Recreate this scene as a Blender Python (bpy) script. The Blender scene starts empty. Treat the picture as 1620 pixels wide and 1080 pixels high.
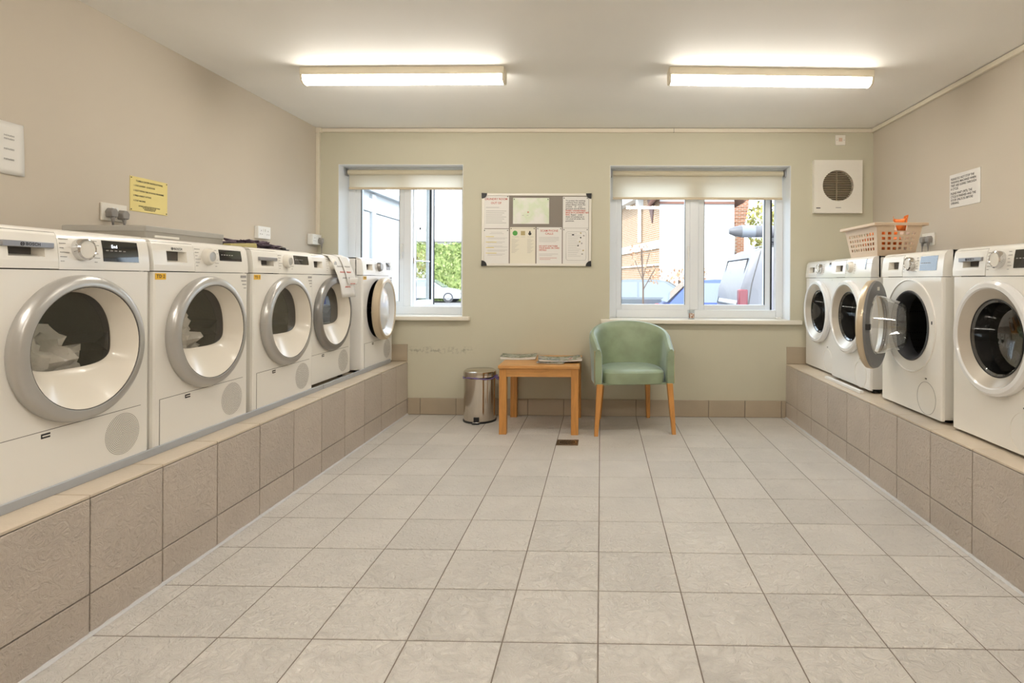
import bpy, math, random
from mathutils import Vector, Matrix, Euler
random.seed(7)
PI = math.pi
SC = bpy.context.scene
C = SC.collection

# ------------------------------------------------------------------ camera
FPX, PX, PY = 903.3, 936.1, 442.3
CAM_H = 1.1414
cd = bpy.data.cameras.new('camera')
cd.sensor_fit = 'HORIZONTAL'; cd.sensor_width = 36.0
cd.lens = FPX / 1620 * 36.0
cd.shift_x = (810 - PX) / 1620
cd.shift_y = (PY - 540) / 1620
cd.clip_start = 0.05; cd.clip_end = 300
cam = bpy.data.objects.new('camera', cd); C.objects.link(cam)
cam.location = (0, 0, CAM_H)
cam.rotation_euler = (Matrix.Rotation(0.0161, 3, 'Z') @ Matrix.Rotation(PI / 2, 3, 'X') @ Matrix.Rotation(0.0052, 3, 'Z')).to_euler()
SC.camera = cam

# ------------------------------------------------------------------ world, sun, exposure
W = bpy.data.worlds.new('sky'); SC.world = W; W.use_nodes = True
bg = W.node_tree.nodes['Background']
bg.inputs[0].default_value = (0.78, 0.88, 1.0, 1); bg.inputs[1].default_value = 3.3
sd = bpy.data.lights.new('sun', 'SUN'); sd.energy = 2.6; sd.angle = 0.01; sd.color = (1, .93, .82)
sun = bpy.data.objects.new('sun', sd); C.objects.link(sun)
sun.rotation_euler = (math.radians(48), 0, math.radians(-28))
SC.view_settings.view_transform = 'Standard'; SC.view_settings.look = 'None'
SC.view_settings.exposure = 0.62; SC.view_settings.gamma = 1.0
SC.view_settings.use_curve_mapping = False
SC.cycles.use_denoising = True
SC.cycles.max_bounces = 10; SC.cycles.diffuse_bounces = 6; SC.cycles.transparent_max_bounces = 16
SC.cycles.sample_clamp_indirect = 6.0
LAMP_POWER = 22.0       # emission of the ceiling battens

# ------------------------------------------------------------------ room numbers (metres)
YW = 4.787; YB = -1.7
WL, WR = -2.40, 2.26
XL, XR = -1.623, 1.547
H = 2.409; PH = 0.447
T = 0.302; GX0 = -0.0033; GY0 = 1.795

# ------------------------------------------------------------------ materials
MATS = {}
def new_mat(name):
    m = bpy.data.materials.new(name); m.use_nodes = True
    nt = m.node_tree; nt.nodes.clear()
    out = nt.nodes.new('ShaderNodeOutputMaterial')
    b = nt.nodes.new('ShaderNodeBsdfPrincipled')
    nt.links.new(b.outputs[0], out.inputs[0])
    return m, nt, b
def simple(name, col, rough=.5, metal=0.0, var=0.0, vscale=8.0, bump=0.0, bscale=60.0, coat=0.0, sheen=0.0, spec=None, stretch=None):
    if name in MATS: return MATS[name]
    m, nt, b = new_mat(name)
    b.inputs['Base Color'].default_value = (*col, 1)
    b.inputs['Roughness'].default_value = rough; b.inputs['Metallic'].default_value = metal
    b.inputs['Coat Weight'].default_value = coat
    if sheen: b.inputs['Sheen Weight'].default_value = sheen; b.inputs['Sheen Roughness'].default_value = .28; b.inputs['Sheen Tint'].default_value = (.72, .86, 1, 1)
    if spec is not None: b.inputs['Specular IOR Level'].default_value = spec
    if var or bump:
        tc = nt.nodes.new('ShaderNodeTexCoord'); mp = nt.nodes.new('ShaderNodeMapping')
        nt.links.new(tc.outputs['Object'], mp.inputs[0])
        if stretch: mp.inputs['Scale'].default_value = stretch
    if var:
        n = nt.nodes.new('ShaderNodeTexNoise'); n.inputs['Scale'].default_value = vscale; n.inputs['Detail'].default_value = 5
        nt.links.new(mp.outputs[0], n.inputs['Vector'])
        r = nt.nodes.new('ShaderNodeValToRGB')
        r.color_ramp.elements[0].position = .3; r.color_ramp.elements[1].position = .7
        r.color_ramp.elements[0].color = (*[max(0, c * (1 - var)) for c in col], 1)
        r.color_ramp.elements[1].color = (*[min(1, c * (1 + var)) for c in col], 1)
        nt.links.new(n.outputs[0], r.inputs[0]); nt.links.new(r.outputs[0], b.inputs['Base Color'])
    if bump:
        n = nt.nodes.new('ShaderNodeTexNoise'); n.inputs['Scale'].default_value = bscale; n.inputs['Detail'].default_value = 4
        nt.links.new(mp.outputs[0], n.inputs['Vector'])
        bp = nt.nodes.new('ShaderNodeBump'); bp.inputs['Strength'].default_value = bump; bp.inputs['Distance'].default_value = .01
        nt.links.new(n.outputs[0], bp.inputs['Height']); nt.links.new(bp.outputs[0], b.inputs['Normal'])
    MATS[name] = m
    return m
def emissive(name, col, strength, base=(.8, .8, .8)):
    m, nt, b = new_mat(name)
    b.inputs['Base Color'].default_value = (*base, 1)
    b.inputs['Emission Color'].default_value = (*col, 1); b.inputs['Emission Strength'].default_value = strength
    MATS[name] = m; return m
def thin_glass(name, tint=(1, 1, 1), refl=.1, rough=.02, gcol=(1, 1, 1)):
    m = bpy.data.materials.new(name); m.use_nodes = True
    nt = m.node_tree; nt.nodes.clear()
    out = nt.nodes.new('ShaderNodeOutputMaterial'); mx = nt.nodes.new('ShaderNodeMixShader')
    tr = nt.nodes.new('ShaderNodeBsdfTransparent'); tr.inputs[0].default_value = (*tint, 1)
    gl = nt.nodes.new('ShaderNodeBsdfGlossy'); gl.inputs['Roughness'].default_value = rough; gl.inputs['Color'].default_value = (*gcol, 1)
    lw = nt.nodes.new('ShaderNodeLayerWeight'); lw.inputs[0].default_value = .5
    fr = nt.nodes.new('ShaderNodeMath'); fr.operation = 'POWER'; fr.inputs[1].default_value = 4.0; nt.links.new(lw.outputs['Facing'], fr.inputs[0])
    mul = nt.nodes.new('ShaderNodeMath'); mul.operation = 'MULTIPLY_ADD'; mul.inputs[1].default_value = .9; mul.inputs[2].default_value = refl
    nt.links.new(fr.outputs[0], mul.inputs[0]); nt.links.new(mul.outputs[0], mx.inputs[0])
    nt.links.new(tr.outputs[0], mx.inputs[1]); nt.links.new(gl.outputs[0], mx.inputs[2]); nt.links.new(mx.outputs[0], out.inputs[0])
    MATS[name] = m; return m

def tile_mat(name, col, bump):
    m, nt, b = new_mat(name)
    L = nt.links.new
    tc = nt.nodes.new('ShaderNodeTexCoord'); oi = nt.nodes.new('ShaderNodeObjectInfo')
    ml = nt.nodes.new('ShaderNodeMath'); ml.operation = 'MULTIPLY'; ml.inputs[1].default_value = 40
    L(oi.outputs['Random'], ml.inputs[0])
    ad = nt.nodes.new('ShaderNodeVectorMath'); ad.operation = 'ADD'
    L(tc.outputs['Object'], ad.inputs[0]); L(ml.outputs[0], ad.inputs[1])
    n1 = nt.nodes.new('ShaderNodeTexNoise'); n1.inputs['Scale'].default_value = 26; n1.inputs['Detail'].default_value = 5; n1.inputs['Distortion'].default_value = 2.2
    n1.inputs['Roughness'].default_value = .62
    L(ad.outputs[0], n1.inputs['Vector'])
    n2 = nt.nodes.new('ShaderNodeTexNoise'); n2.inputs['Scale'].default_value = 5; n2.inputs['Detail'].default_value = 3
    L(ad.outputs[0], n2.inputs['Vector'])
    bp = nt.nodes.new('ShaderNodeBump'); bp.inputs['Strength'].default_value = bump; bp.inputs['Distance'].default_value = .018
    L(n1.outputs[0], bp.inputs['Height']); L(bp.outputs[0], b.inputs['Normal'])
    r = nt.nodes.new('ShaderNodeValToRGB')
    r.color_ramp.elements[0].position = .25; r.color_ramp.elements[1].position = .75
    r.color_ramp.elements[0].color = (*[c * .93 for c in col], 1); r.color_ramp.elements[1].color = (*[c * 1.06 for c in col], 1)
    L(n2.outputs[0], r.inputs[0])
    hs = nt.nodes.new('ShaderNodeHueSaturation')
    mr = nt.nodes.new('ShaderNodeMapRange'); mr.inputs['To Min'].default_value = .95; mr.inputs['To Max'].default_value = 1.05
    L(oi.outputs['Random'], mr.inputs['Value']); L(mr.outputs[0], hs.inputs['Value']); L(r.outputs[0], hs.inputs['Color'])
    L(hs.outputs[0], b.inputs['Base Color'])
    b.inputs['Roughness'].default_value = .36
    MATS[name] = m; return m

def wood(name, col, axis_scale):
    m, nt, b = new_mat(name); L = nt.links.new
    tc = nt.nodes.new('ShaderNodeTexCoord'); mp = nt.nodes.new('ShaderNodeMapping'); mp.inputs['Scale'].default_value = axis_scale
    L(tc.outputs['Object'], mp.inputs[0])
    n = nt.nodes.new('ShaderNodeTexNoise'); n.inputs['Scale'].default_value = 6; n.inputs['Detail'].default_value = 6; n.inputs['Distortion'].default_value = .6
    L(mp.outputs[0], n.inputs['Vector'])
    r = nt.nodes.new('ShaderNodeValToRGB'); r.color_ramp.elements[0].position = .3; r.color_ramp.elements[1].position = .72
    r.color_ramp.elements[0].color = (*[c * .78 for c in col], 1); r.color_ramp.elements[1].color = (*[min(1, c * 1.12) for c in col], 1)
    L(n.outputs[0], r.inputs[0]); L(r.outputs[0], b.inputs['Base Color'])
    b.inputs['Roughness'].default_value = .38
    MATS[name] = m; return m

def brick_mat(name, c1, c2, mortar, scale=1.0, off=(0, 0, 0), rot=(0, 0, 0)):
    m, nt, b = new_mat(name); L = nt.links.new
    tc = nt.nodes.new('ShaderNodeTexCoord'); sp = nt.nodes.new('ShaderNodeSeparateXYZ'); mp = nt.nodes.new('ShaderNodeCombineXYZ')
    L(tc.outputs['Object'], sp.inputs[0]); L(sp.outputs[1 if rot[2] else 0], mp.inputs[0]); L(sp.outputs[2], mp.inputs[1])
    t = nt.nodes.new('ShaderNodeTexBrick'); t.inputs['Scale'].default_value = scale
    t.inputs['Color1'].default_value = (*c1, 1); t.inputs['Color2'].default_value = (*c2, 1); t.inputs['Mortar'].default_value = (*mortar, 1)
    t.inputs['Mortar Size'].default_value = .012; t.inputs['Brick Width'].default_value = .225; t.inputs['Row Height'].default_value = .075
    L(mp.outputs[0], t.inputs['Vector']); L(t.outputs['Color'], b.inputs['Base Color']); b.inputs['Roughness'].default_value = .9
    MATS[name] = m; return m

def wall_mat(name, col, scuff=None):
    """painted plaster; 'scuff' adds a small dirty rub mark with its own shape (x0,x1,z0,z1)"""
    m, nt, b = new_mat(name); L = nt.links.new
    tc = nt.nodes.new('ShaderNodeTexCoord')
    n = nt.nodes.new('ShaderNodeTexNoise'); n.inputs['Scale'].default_value = 1.3; n.inputs['Detail'].default_value = 3
    L(tc.outputs['Object'], n.inputs['Vector'])
    r = nt.nodes.new('ShaderNodeValToRGB'); r.color_ramp.elements[0].position = .3; r.color_ramp.elements[1].position = .7
    r.color_ramp.elements[0].color = (*[c * .975 for c in col], 1); r.color_ramp.elements[1].color = (*[c * 1.025 for c in col], 1)
    L(n.outputs[0], r.inputs[0])
    last = r.outputs[0]
    if scuff:
        sp = nt.nodes.new('ShaderNodeSeparateXYZ'); L(tc.outputs['Object'], sp.inputs[0])
        def win(sock, a, z, soft):
            mid, half = (a + z) / 2, (z - a) / 2
            s = nt.nodes.new('ShaderNodeMath'); s.operation = 'SUBTRACT'; L(sock, s.inputs[0]); s.inputs[1].default_value = mid
            ab = nt.nodes.new('ShaderNodeMath'); ab.operation = 'ABSOLUTE'; L(s.outputs[0], ab.inputs[0])
            mr = nt.nodes.new('ShaderNodeMapRange'); mr.inputs['From Min'].default_value = half + soft; mr.inputs['From Max'].default_value = half
            L(ab.outputs[0], mr.inputs['Value']); return mr.outputs[0]
        a = win(sp.outputs[0], scuff[0], scuff[1], .12); z = win(sp.outputs[2], scuff[2], scuff[3], .025)
        n2 = nt.nodes.new('ShaderNodeTexNoise'); n2.inputs['Scale'].default_value = 38; n2.inputs['Detail'].default_value = 4
        L(tc.outputs['Object'], n2.inputs['Vector'])
        mr = nt.nodes.new('ShaderNodeMapRange'); mr.inputs['From Min'].default_value = .48; mr.inputs['From Max'].default_value = .68; mr.inputs['To Max'].default_value = .5
        L(n2.outputs[0], mr.inputs['Value'])
        p = nt.nodes.new('ShaderNodeMath'); p.operation = 'MULTIPLY'; L(a, p.inputs[0]); L(z, p.inputs[1])
        q = nt.nodes.new('ShaderNodeMath'); q.operation = 'MULTIPLY'; L(p.outputs[0], q.inputs[0]); L(mr.outputs[0], q.inputs[1])
        mx = nt.nodes.new('ShaderNodeMix'); mx.data_type = 'RGBA'; L(q.outputs[0], mx.inputs['Factor']); L(last, mx.inputs['A'])
        mx.inputs['B'].default_value = (.12, .11, .09, 1); last = mx.outputs['Result']
    L(last, b.inputs['Base Color']); b.inputs['Roughness'].default_value = .62; b.inputs['Specular IOR Level'].default_value = .3
    n3 = nt.nodes.new('ShaderNodeTexNoise'); n3.inputs['Scale'].default_value = 140
    L(tc.outputs['Object'], n3.inputs['Vector'])
    bp = nt.nodes.new('ShaderNodeBump'); bp.inputs['Strength'].default_value = .08; bp.inputs['Distance'].default_value = .002
    L(n3.outputs[0], bp.inputs['Height']); L(bp.outputs[0], b.inputs['Normal'])
    MATS[name] = m; return m

def fabric_translucent(name, col):
    m = bpy.data.materials.new(name); m.use_nodes = True
    nt = m.node_tree; nt.nodes.clear(); L = nt.links.new
    out = nt.nodes.new('ShaderNodeOutputMaterial'); mx = nt.nodes.new('ShaderNodeMixShader'); mx.inputs[0].default_value = .55
    d = nt.nodes.new('ShaderNodeBsdfDiffuse'); t = nt.nodes.new('ShaderNodeBsdfTranslucent')
    d.inputs[0].default_value = (*col, 1); t.inputs[0].default_value = (*col, 1)
    L(d.outputs[0], mx.inputs[1]); L(t.outputs[0], mx.inputs[2]); L(mx.outputs[0], out.inputs[0])
    MATS[name] = m; return m

def blotch_mat(name, cols, scale, rough=.5):
    """printed magazine cover / foliage: noise between several colours"""
    m, nt, b = new_mat(name); L = nt.links.new
    tc = nt.nodes.new('ShaderNodeTexCoord')
    n = nt.nodes.new('ShaderNodeTexNoise'); n.inputs['Scale'].default_value = scale; n.inputs['Detail'].default_value = 4
    L(tc.outputs['Object'], n.inputs['Vector'])
    r = nt.nodes.new('ShaderNodeValToRGB')
    els = r.color_ramp.elements
    while len(els) < len(cols): els.new(.5)
    for i, c in enumerate(cols):
        els[i].position = .28 + .44 * i / (len(cols) - 1); els[i].color = (*c, 1)
    L(n.outputs[0], r.inputs[0]); L(r.outputs[0], b.inputs['Base Color']); b.inputs['Roughness'].default_value = rough
    MATS[name] = m; return m

M_FLOOR = tile_mat('floor_tile', (.68, .645, .60), .85)
M_PLTILE = tile_mat('plinth_tile', (.55, .48, .415), .65)
M_TOPTILE = tile_mat('plinth_top_tile', (.60, .51, .40), .12)
M_SKTILE = tile_mat('skirting_tile', (.42, .35, .26), .12)
M_GROUT = simple('grout', (.20, .165, .135), .9)
M_SEAL = simple('sealant', (.62, .62, .63), .5, bump=.3, bscale=90)
M_WALLB = wall_mat('wall_green_cream', (.57, .545, .43), (-1.62, -1.15, .53, .555))
M_WALLS = wall_mat('wall_taupe', (.585, .525, .44))
M_CEIL = wall_mat('ceiling_white', (.86, .845, .81))
M_WHITE = simple('white_paint', (.80, .80, .78), .35)
M_UPVC = simple('white_upvc', (.78, .81, .84), .3)
M_SILL = simple('sill_cream', (.80, .76, .66), .3)
M_TRUNK = simple('trunking_cream', (.74, .68, .56), .45)
M_ENAMEL = simple('white_enamel', (.86, .84, .79), .22, coat=.25)
M_ENAMELW = simple('white_enamel_cool', (.87, .865, .85), .2, coat=.3)
M_PLASTICW = simple('white_plastic', (.80, .77, .70), .3)
M_SEAM = simple('seam_dark', (.10, .09, .08), .7)
M_BLACK = simple('black_plastic', (.012, .012, .013), .45)
M_BLKGLASS = simple('black_display', (.008, .008, .009), .06, coat=.5)
M_SILVER = simple('silver_ring', (.50, .49, .47), .30, metal=.55)
M_DKSILVER = simple('dark_silver_ring', (.30, .29, .28), .28, metal=.6)
M_WHRING = simple('white_ring', (.80, .80, .80), .18, coat=.4)
M_BEIGERING = simple('champagne_rim', (.60, .50, .36), .32, metal=.35)
M_CHROME = simple('chrome', (.72, .72, .72), .10, metal=1)
M_GREYBAR = simple('grey_metal_bar', (.36, .36, .38), .3, metal=.7)
M_DRUM = simple('steel_drum', (.23, .215, .19), .33, metal=.85, bump=.15, bscale=80)
M_DOORGLASS = thin_glass('door_glass', (.86, .85, .82), .085, .02)
M_WASHGLASS = thin_glass('washer_glass', (.50, .50, .48), .14, .03)
M_CLEAR = thin_glass('clear_glass', (.86, .885, .90), .24, .04)
M_PANE = thin_glass('window_pane', (.93, .95, .95), .02, .01)
M_RUBBER = simple('grey_rubber', (.06, .06, .065), .5)
M_GREYBACK = simple('grey_door_back', (.17, .17, .175), .45)
M_PAPER = simple('paper', (.78, .765, .73), .6)
M_PAPERC = simple('cream_paper', (.78, .74, .62), .6)
M_INK = simple('ink_dark', (.05, .05, .055), .8)
M_INKG = simple('ink_grey', (.35, .34, .33), .8)
M_INKR = simple('ink_red', (.55, .13, .10), .8)
M_INKY = simple('ink_yellow', (.75, .62, .12), .8)
M_YELLOW = simple('yellow_plastic', (.78, .66, .26), .4)
M_LABEL = simple('label_yellow', (.85, .50, .03), .5)
M_PLUG = simple('grey_plug', (.27, .255, .24), .5)
M_STEEL = simple('polished_steel', (.62, .57, .50), .13, metal=1)
M_PURPLE = simple('purple_bag', (.17, .12, .30), .5)
M_TABLE = wood('table_wood', (.58, .29, .09), (1, 8, 8))
M_LEGWOOD = wood('leg_wood', (.58, .27, .07), (8, 8, 1))
M_VELVET = simple('velvet_green', (.27, .335, .22), .42, var=.16, vscale=7, sheen=1.0)
M_BRASS = simple('brass_stud', (.55, .40, .14), .3, metal=1)
M_BASKET = simple('basket_cream', (.70, .55, .40), .42)
M_ORANGE = simple('orange_bag', (.80, .18, .02), .4, var=.35, vscale=12)
M_CLOTHW = simple('white_laundry', (.72, .69, .65), .9, bump=.5, bscale=30)
M_CLOTHP = simple('purple_cloth', (.075, .05, .07), .85, var=.5, vscale=25, bump=.6, bscale=40)
M_GREYBOX = simple('grey_box', (.33, .31, .27), .5)
M_FELT = simple('grey_felt', (.26, .23, .20), .95, bump=.2, bscale=300)
M_BLIND = fabric_translucent('blind_fabric', (.86, .80, .66))
M_BLINDBAR = simple('blind_bar', (.62, .52, .36), .5)
M_STRIP = simple('grey_strip', (.42, .44, .47), .4, metal=.2)
M_GRATE = simple('bronze_grate', (.20, .13, .07), .35, metal=.8)

# ------------------------------------------------------------------ mesh helpers
class MB:
    def __init__(s): s.v = []; s.f = []
    def box(s, x0, x1, y0, y1, z0, z1):
        b = len(s.v)
        s.v += [(x0,y0,z0),(x1,y0,z0),(x1,y1,z0),(x0,y1,z0),(x0,y0,z1),(x1,y0,z1),(x1,y1,z1),(x0,y1,z1)]
        s.f += [tuple(b+i for i in q) for q in ((0,3,2,1),(4,5,6,7),(0,1,5,4),(1,2,6,5),(2,3,7,6),(3,0,4,7))]
        return s
    def rings(s, rings, closed=True, cap0=False, cap1=False):
        b = len(s.v); n = len(rings[0])
        for r in rings: s.v += [tuple(p) for p in r]
        for k in range(len(rings) - 1):
            for i in range(n if closed else n - 1):
                j = (i + 1) % n
                s.f.append((b+k*n+i, b+k*n+j, b+(k+1)*n+j, b+(k+1)*n+i))
        if cap0: s.f.append(tuple(b + i for i in range(n - 1, -1, -1)))
        if cap1: s.f.append(tuple(b + (len(rings)-1)*n + i for i in range(n)))
        return s
    def lathe(s, prof, n=48, axis='y', c=(0, 0, 0), cap0=False, cap1=False):
        """prof: (radius, along-axis)"""
        R = []
        for r, a in prof:
            ring = []
            for i in range(n):
                t = 2 * PI * i / n
                u, w = r * math.cos(t), r * math.sin(t)
                p = {'y': (u, a, w), 'z': (u, w, a), 'x': (a, u, w)}[axis]
                ring.append((p[0]+c[0], p[1]+c[1], p[2]+c[2]))
            R.append(ring)
        return s.rings(R, True, cap0, cap1)
    def tube(s, pts, r, n=8, cap=True):
        pts = [Vector(p) for p in pts]; R = []
        rr = r if isinstance(r, (list, tuple)) else [r] * len(pts)
        up = Vector((0, 0, 1))
        for i, p in enumerate(pts):
            d = (pts[min(i+1, len(pts)-1)] - pts[max(i-1, 0)]).normalized()
            a = d.cross(up)
            if a.length < 1e-4: a = d.cross(Vector((1, 0, 0)))
            a.normalize(); b2 = d.cross(a).normalized()
            R.append([p + (a*math.cos(2*PI*k/n) + b2*math.sin(2*PI*k/n)) * rr[i] for k in range(n)])
        return s.rings(R, True, cap, cap)
    def prism(s, poly, a0, a1, plane='xz'):
        """extrude a 2-D polygon: plane 'xz' along y, 'yz' along x, 'xy' along z"""
        def P(u, w, a): return {'xz': (u, a, w), 'yz': (a, u, w), 'xy': (u, w, a)}[plane]
        return s.rings([[P(u, w, a0) for u, w in poly], [P(u, w, a1) for u, w in poly]], True, True, True)
    def quad(s, a, b, c, d):
        k = len(s.v); s.v += [tuple(a), tuple(b), tuple(c), tuple(d)]; s.f.append((k, k+1, k+2, k+3)); return s
    def grid(s, fn, nu, nv, closed_u=False):
        b = len(s.v)
        for j in range(nv):
            for i in range(nu): s.v.append(tuple(fn(i / (nu - (0 if closed_u else 1)), j / (nv - 1))))
        for j in range(nv - 1):
            for i in range(nu if closed_u else nu - 1):
                k = (i + 1) % nu
                s.f.append((b+j*nu+i, b+j*nu+k, b+(j+1)*nu+k, b+(j+1)*nu+i))
        return s
    def mesh(s, name, mat, smooth=True):
        me = bpy.data.meshes.new(name); me.from_pydata(s.v, [], s.f); me.validate()
        import bmesh
        bm = bmesh.new(); bm.from_mesh(me); bmesh.ops.recalc_face_normals(bm, faces=bm.faces); bm.to_mesh(me); bm.free()
        if mat: me.materials.append(mat)
        if smooth:
            for p in me.polygons: p.use_smooth = True
            me.set_sharp_from_angle(angle=math.radians(38))
        return me
    def build(s, name, mat, parent=None, loc=(0, 0, 0), rot=(0, 0, 0), smooth=True, bevel=0, solid=0, sub=0):
        o = bpy.data.objects.new(name, s.mesh(name, mat, smooth)); C.objects.link(o)
        o.location = loc; o.rotation_euler = rot
        if parent: o.parent = parent
        if solid: md = o.modifiers.new('thick', 'SOLIDIFY'); md.thickness = solid; md.offset = 0
        if bevel:
            md = o.modifiers.new('bevel', 'BEVEL'); md.width = bevel; md.segments = 2; md.limit_method = 'ANGLE'
        if sub: md = o.modifiers.new('sub', 'SUBSURF'); md.levels = sub; md.render_levels = sub
        return o
def tag(o, label=None, cat=None, group=None, kind=None):
    if label: o['label'] = label
    if cat: o['category'] = cat
    if group: o['group'] = group
    if kind: o['kind'] = kind
    return o
def empty(name, loc=(0, 0, 0), rz=0, parent=None):
    o = bpy.data.objects.new(name, None); C.objects.link(o); o.location = loc; o.rotation_euler = (0, 0, rz)
    o.empty_display_size = .1
    if parent: o.parent = parent
    return o
def link_mesh(name, me, parent, loc=(0, 0, 0), rot=(0, 0, 0)):
    o = bpy.data.objects.new(name, me); C.objects.link(o); o.location = loc; o.rotation_euler = rot
    if parent: o.parent = parent
    return o
def text(body, size, loc, rot, mat, parent, name='lettering', ax='LEFT', ay='TOP', spacing=1.0, line=1.0, bold=0.0, sx=1.0):
    cu = bpy.data.curves.new(name, 'FONT'); cu.body = body; cu.size = size; cu.align_x = ax; cu.align_y = ay
    cu.space_character = spacing; cu.space_line = line; cu.offset = bold; cu.resolution_u = 2
    cu.materials.append(mat)
    o = bpy.data.objects.new(name, cu); C.objects.link(o); o.location = loc; o.rotation_euler = rot; o.scale = (sx, 1, 1)
    if parent: o.parent = parent
    return o
FRONT = (PI / 2, 0, 0)

# ================================================================== THE ROOM
floor = tag(MB().box(WL, WR, YB, YW + .3, -.10, -.0025).build('floor', M_GROUT), 'beige textured tiled floor with dark grout', 'floor', kind='structure')
def tile_mesh(name, w, d, t, mat, ch=.0025):
    """top faces +z, centred; chamfered edges"""
    m = MB(); w, d = w / 2, d / 2
    def R(a, b, z): return [(-a, -b, z), (a, -b, z), (a, b, z), (-a, b, z)]
    m.rings([R(w, d, -t), R(w, d, -ch * .6), R(w - ch, d - ch, 0)], True, False, True)
    return m.mesh(name, mat, False)
G = .0045
tcache = {}
def tile(parent, cx, cy, cz, w, d, mat, rot=(0, 0, 0), t=.009):
    k = (round(w, 3), round(d, 3), mat.name, t)
    if k not in tcache: tcache[k] = tile_mesh('tile', w - G, d - G, t, mat)
    return link_mesh('tile', tcache[k], parent, (cx, cy, cz), rot)
cols = [XL] + [GX0 + i * T for i in range(-5, 6)] + [XR]
rows = []
y = GY0
while y > YB + .6: y -= T
while y < YW - .05: rows.append(y); y += T
rows.append(YW)
for i in range(len(cols) - 1):
    for j in range(len(rows) - 1):
        tile(floor, (cols[i]+cols[i+1])/2, (rows[j]+rows[j+1])/2, 0, cols[i+1]-cols[i], rows[j+1]-rows[j], M_FLOOR)
ceiling = tag(MB().box(WL - .1, WR + .1, YB - .1, YW + .3, H, H + .1).build('ceiling', M_CEIL), 'plain off white ceiling', 'ceiling', kind='structure')
tag(MB().box(WL - .12, WL, YB, YW + .3, -.1, H).build('wall_left', M_WALLS), 'taupe painted wall behind the dryers', 'wall', kind='structure')
tag(MB().box(WR, WR + .12, YB, YW + .3, -.1, H).build('wall_right', M_WALLS), 'taupe painted wall behind the washing machines', 'wall', kind='structure')
tag(MB().box(WL - .12, WR + .12, YB - .12, YB, -.1, H).build('wall_rear', M_WALLS), 'taupe painted wall at the near end of the room', 'wall', kind='structure')
W1 = (-2.221, -1.164, .828, 2.105); W2 = (.073, 1.580, .812, 2.10)
YO = YW + .30
m = MB()
xs = [(WL - .12, W1[0]), (W1[1], W2[0]), (W2[1], WR + .12)]
for a, b in xs: m.box(a, b, YW, YO, -.4, H)
for w in (W1, W2): m.box(w[0], w[1], YW, YO, -.4, w[2] - .02); m.box(w[0], w[1], YW, YO, w[3], H)
tag(m.build('wall_back', M_WALLB, smooth=False), 'pale green cream painted wall with two windows', 'wall', kind='structure')

# skirting tiles on the back wall
bb = tag(MB().box(XL, XR, YW - .004, YW - .0005, 0, .139).build('baseboard_back', M_GROUT), 'low tiled skirting along the back wall', 'baseboard', kind='structure')
for i in range(len(cols) - 1):
    tile(bb, (cols[i]+cols[i+1])/2, YW - .013, .0715, cols[i+1]-cols[i], .143, M_SKTILE, (PI/2, 0, 0))

# plinths
def plinth(side, label):
    s = -1 if side == 'L' else 1
    xf = XL if s < 0 else XR; xw = WL if s < 0 else WR
    a, b = sorted((xf + s * .0115, xw))
    p = tag(MB().box(a, b, YB, YW, 0, PH - .0115).build('tiled_plinth', M_GROUT), label, 'plinth', kind='structure')
    rz = PI / 2 if s < 0 else -PI / 2
    for j in range(len(rows) - 1):
        yc = (rows[j]+rows[j+1])/2; d = rows[j+1]-rows[j]
        tile(p, xf, yc, .0655, d, .131, M_PLTILE, (PI/2, 0, rz))
        tile(p, xf, yc, (.131 + PH - .010) / 2, d, PH - .010 - .131, M_PLTILE, (PI/2, 0, rz))
        tile(p, xf + s * .149, yc, PH, .298, d, M_TOPTILE)
        tile(p, (xf + s * .298 + xw) / 2, yc, PH, abs(xw - xf) - .298, d, M_TOPTILE)
    # upstand tiles on the back wall
    n = 3
    for k in range(n):
        w = abs(xw - xf) / n
        tile(p, xf + s * w * (k + .5), YW - .010, PH + .0725, w, .145, M_SKTILE, (PI/2, 0, 0))
    # sealant bead along the floor joint
    pts = []
    yy = YB + .5
    while yy < YW: pts.append((xf - s * .001, yy, .001)); yy += .02
    MB().tube(pts, [.0075 + .003 * random.random() for _ in pts], 6).build('sealant_bead', M_SEAL, p)
    return p
plinth('L', 'raised tiled plinth under the row of tumble dryers')
plinth('R', 'raised tiled plinth under the row of washing machines')

# grey stop strip in front of the dryers, white one by the washers
st = empty('stop_strip', (0, 0, 0)); tag(st, 'long grey metal strip along the plinth in front of the dryers', 'strip')
MB().box(-1.746, -1.736, YB + .6, 3.55, PH, PH + .030).build('strip', M_STRIP, st, bevel=.002)
MB().box(-1.746, -1.736, 3.555, 4.70, PH, PH + .030).build('strip', M_STRIP, st, bevel=.002)
ws = MB().box(1.600, 1.622, 3.545, 4.10, PH, PH + .018).build('stop_strip', M_WHITE, bevel=.002)
tag(ws, 'short white strip on the plinth before the washer under the basket', 'strip')

# ceiling trunking and corner conduit
t1 = tag(MB().box(WL + .03, WR, YW - .022, YW, H - .036, H - .004).build('trim_1', M_TRUNK, bevel=.003), 'cream plastic trunking along the top of the back wall', 'trunking', kind='structure')
MB().box(.60, .603, YW - .0225, YW - .001, H - .0365, H - .0035).build('joint', M_SEAM, t1)
t2 = tag(MB().box(WR - .022, WR, YB, YW - .022, H - .036, H - .004).build('trim_2', M_TRUNK, bevel=.003), 'cream plastic trunking along the top of the right wall', 'trunking', kind='structure')
t3 = tag(MB().box(WL, WL + .028, YW - .030, YW - .001, 1.50, H - .004).build('trim_3', M_TRUNK, bevel=.003), 'cream vertical cable trunking in the left corner', 'trunking', kind='structure')
MB().box(WL, WL + .045, YW - .036, YW - .0005, H - .045, H - .002).build('corner_piece', M_TRUNK, t3, bevel=.003)

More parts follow.
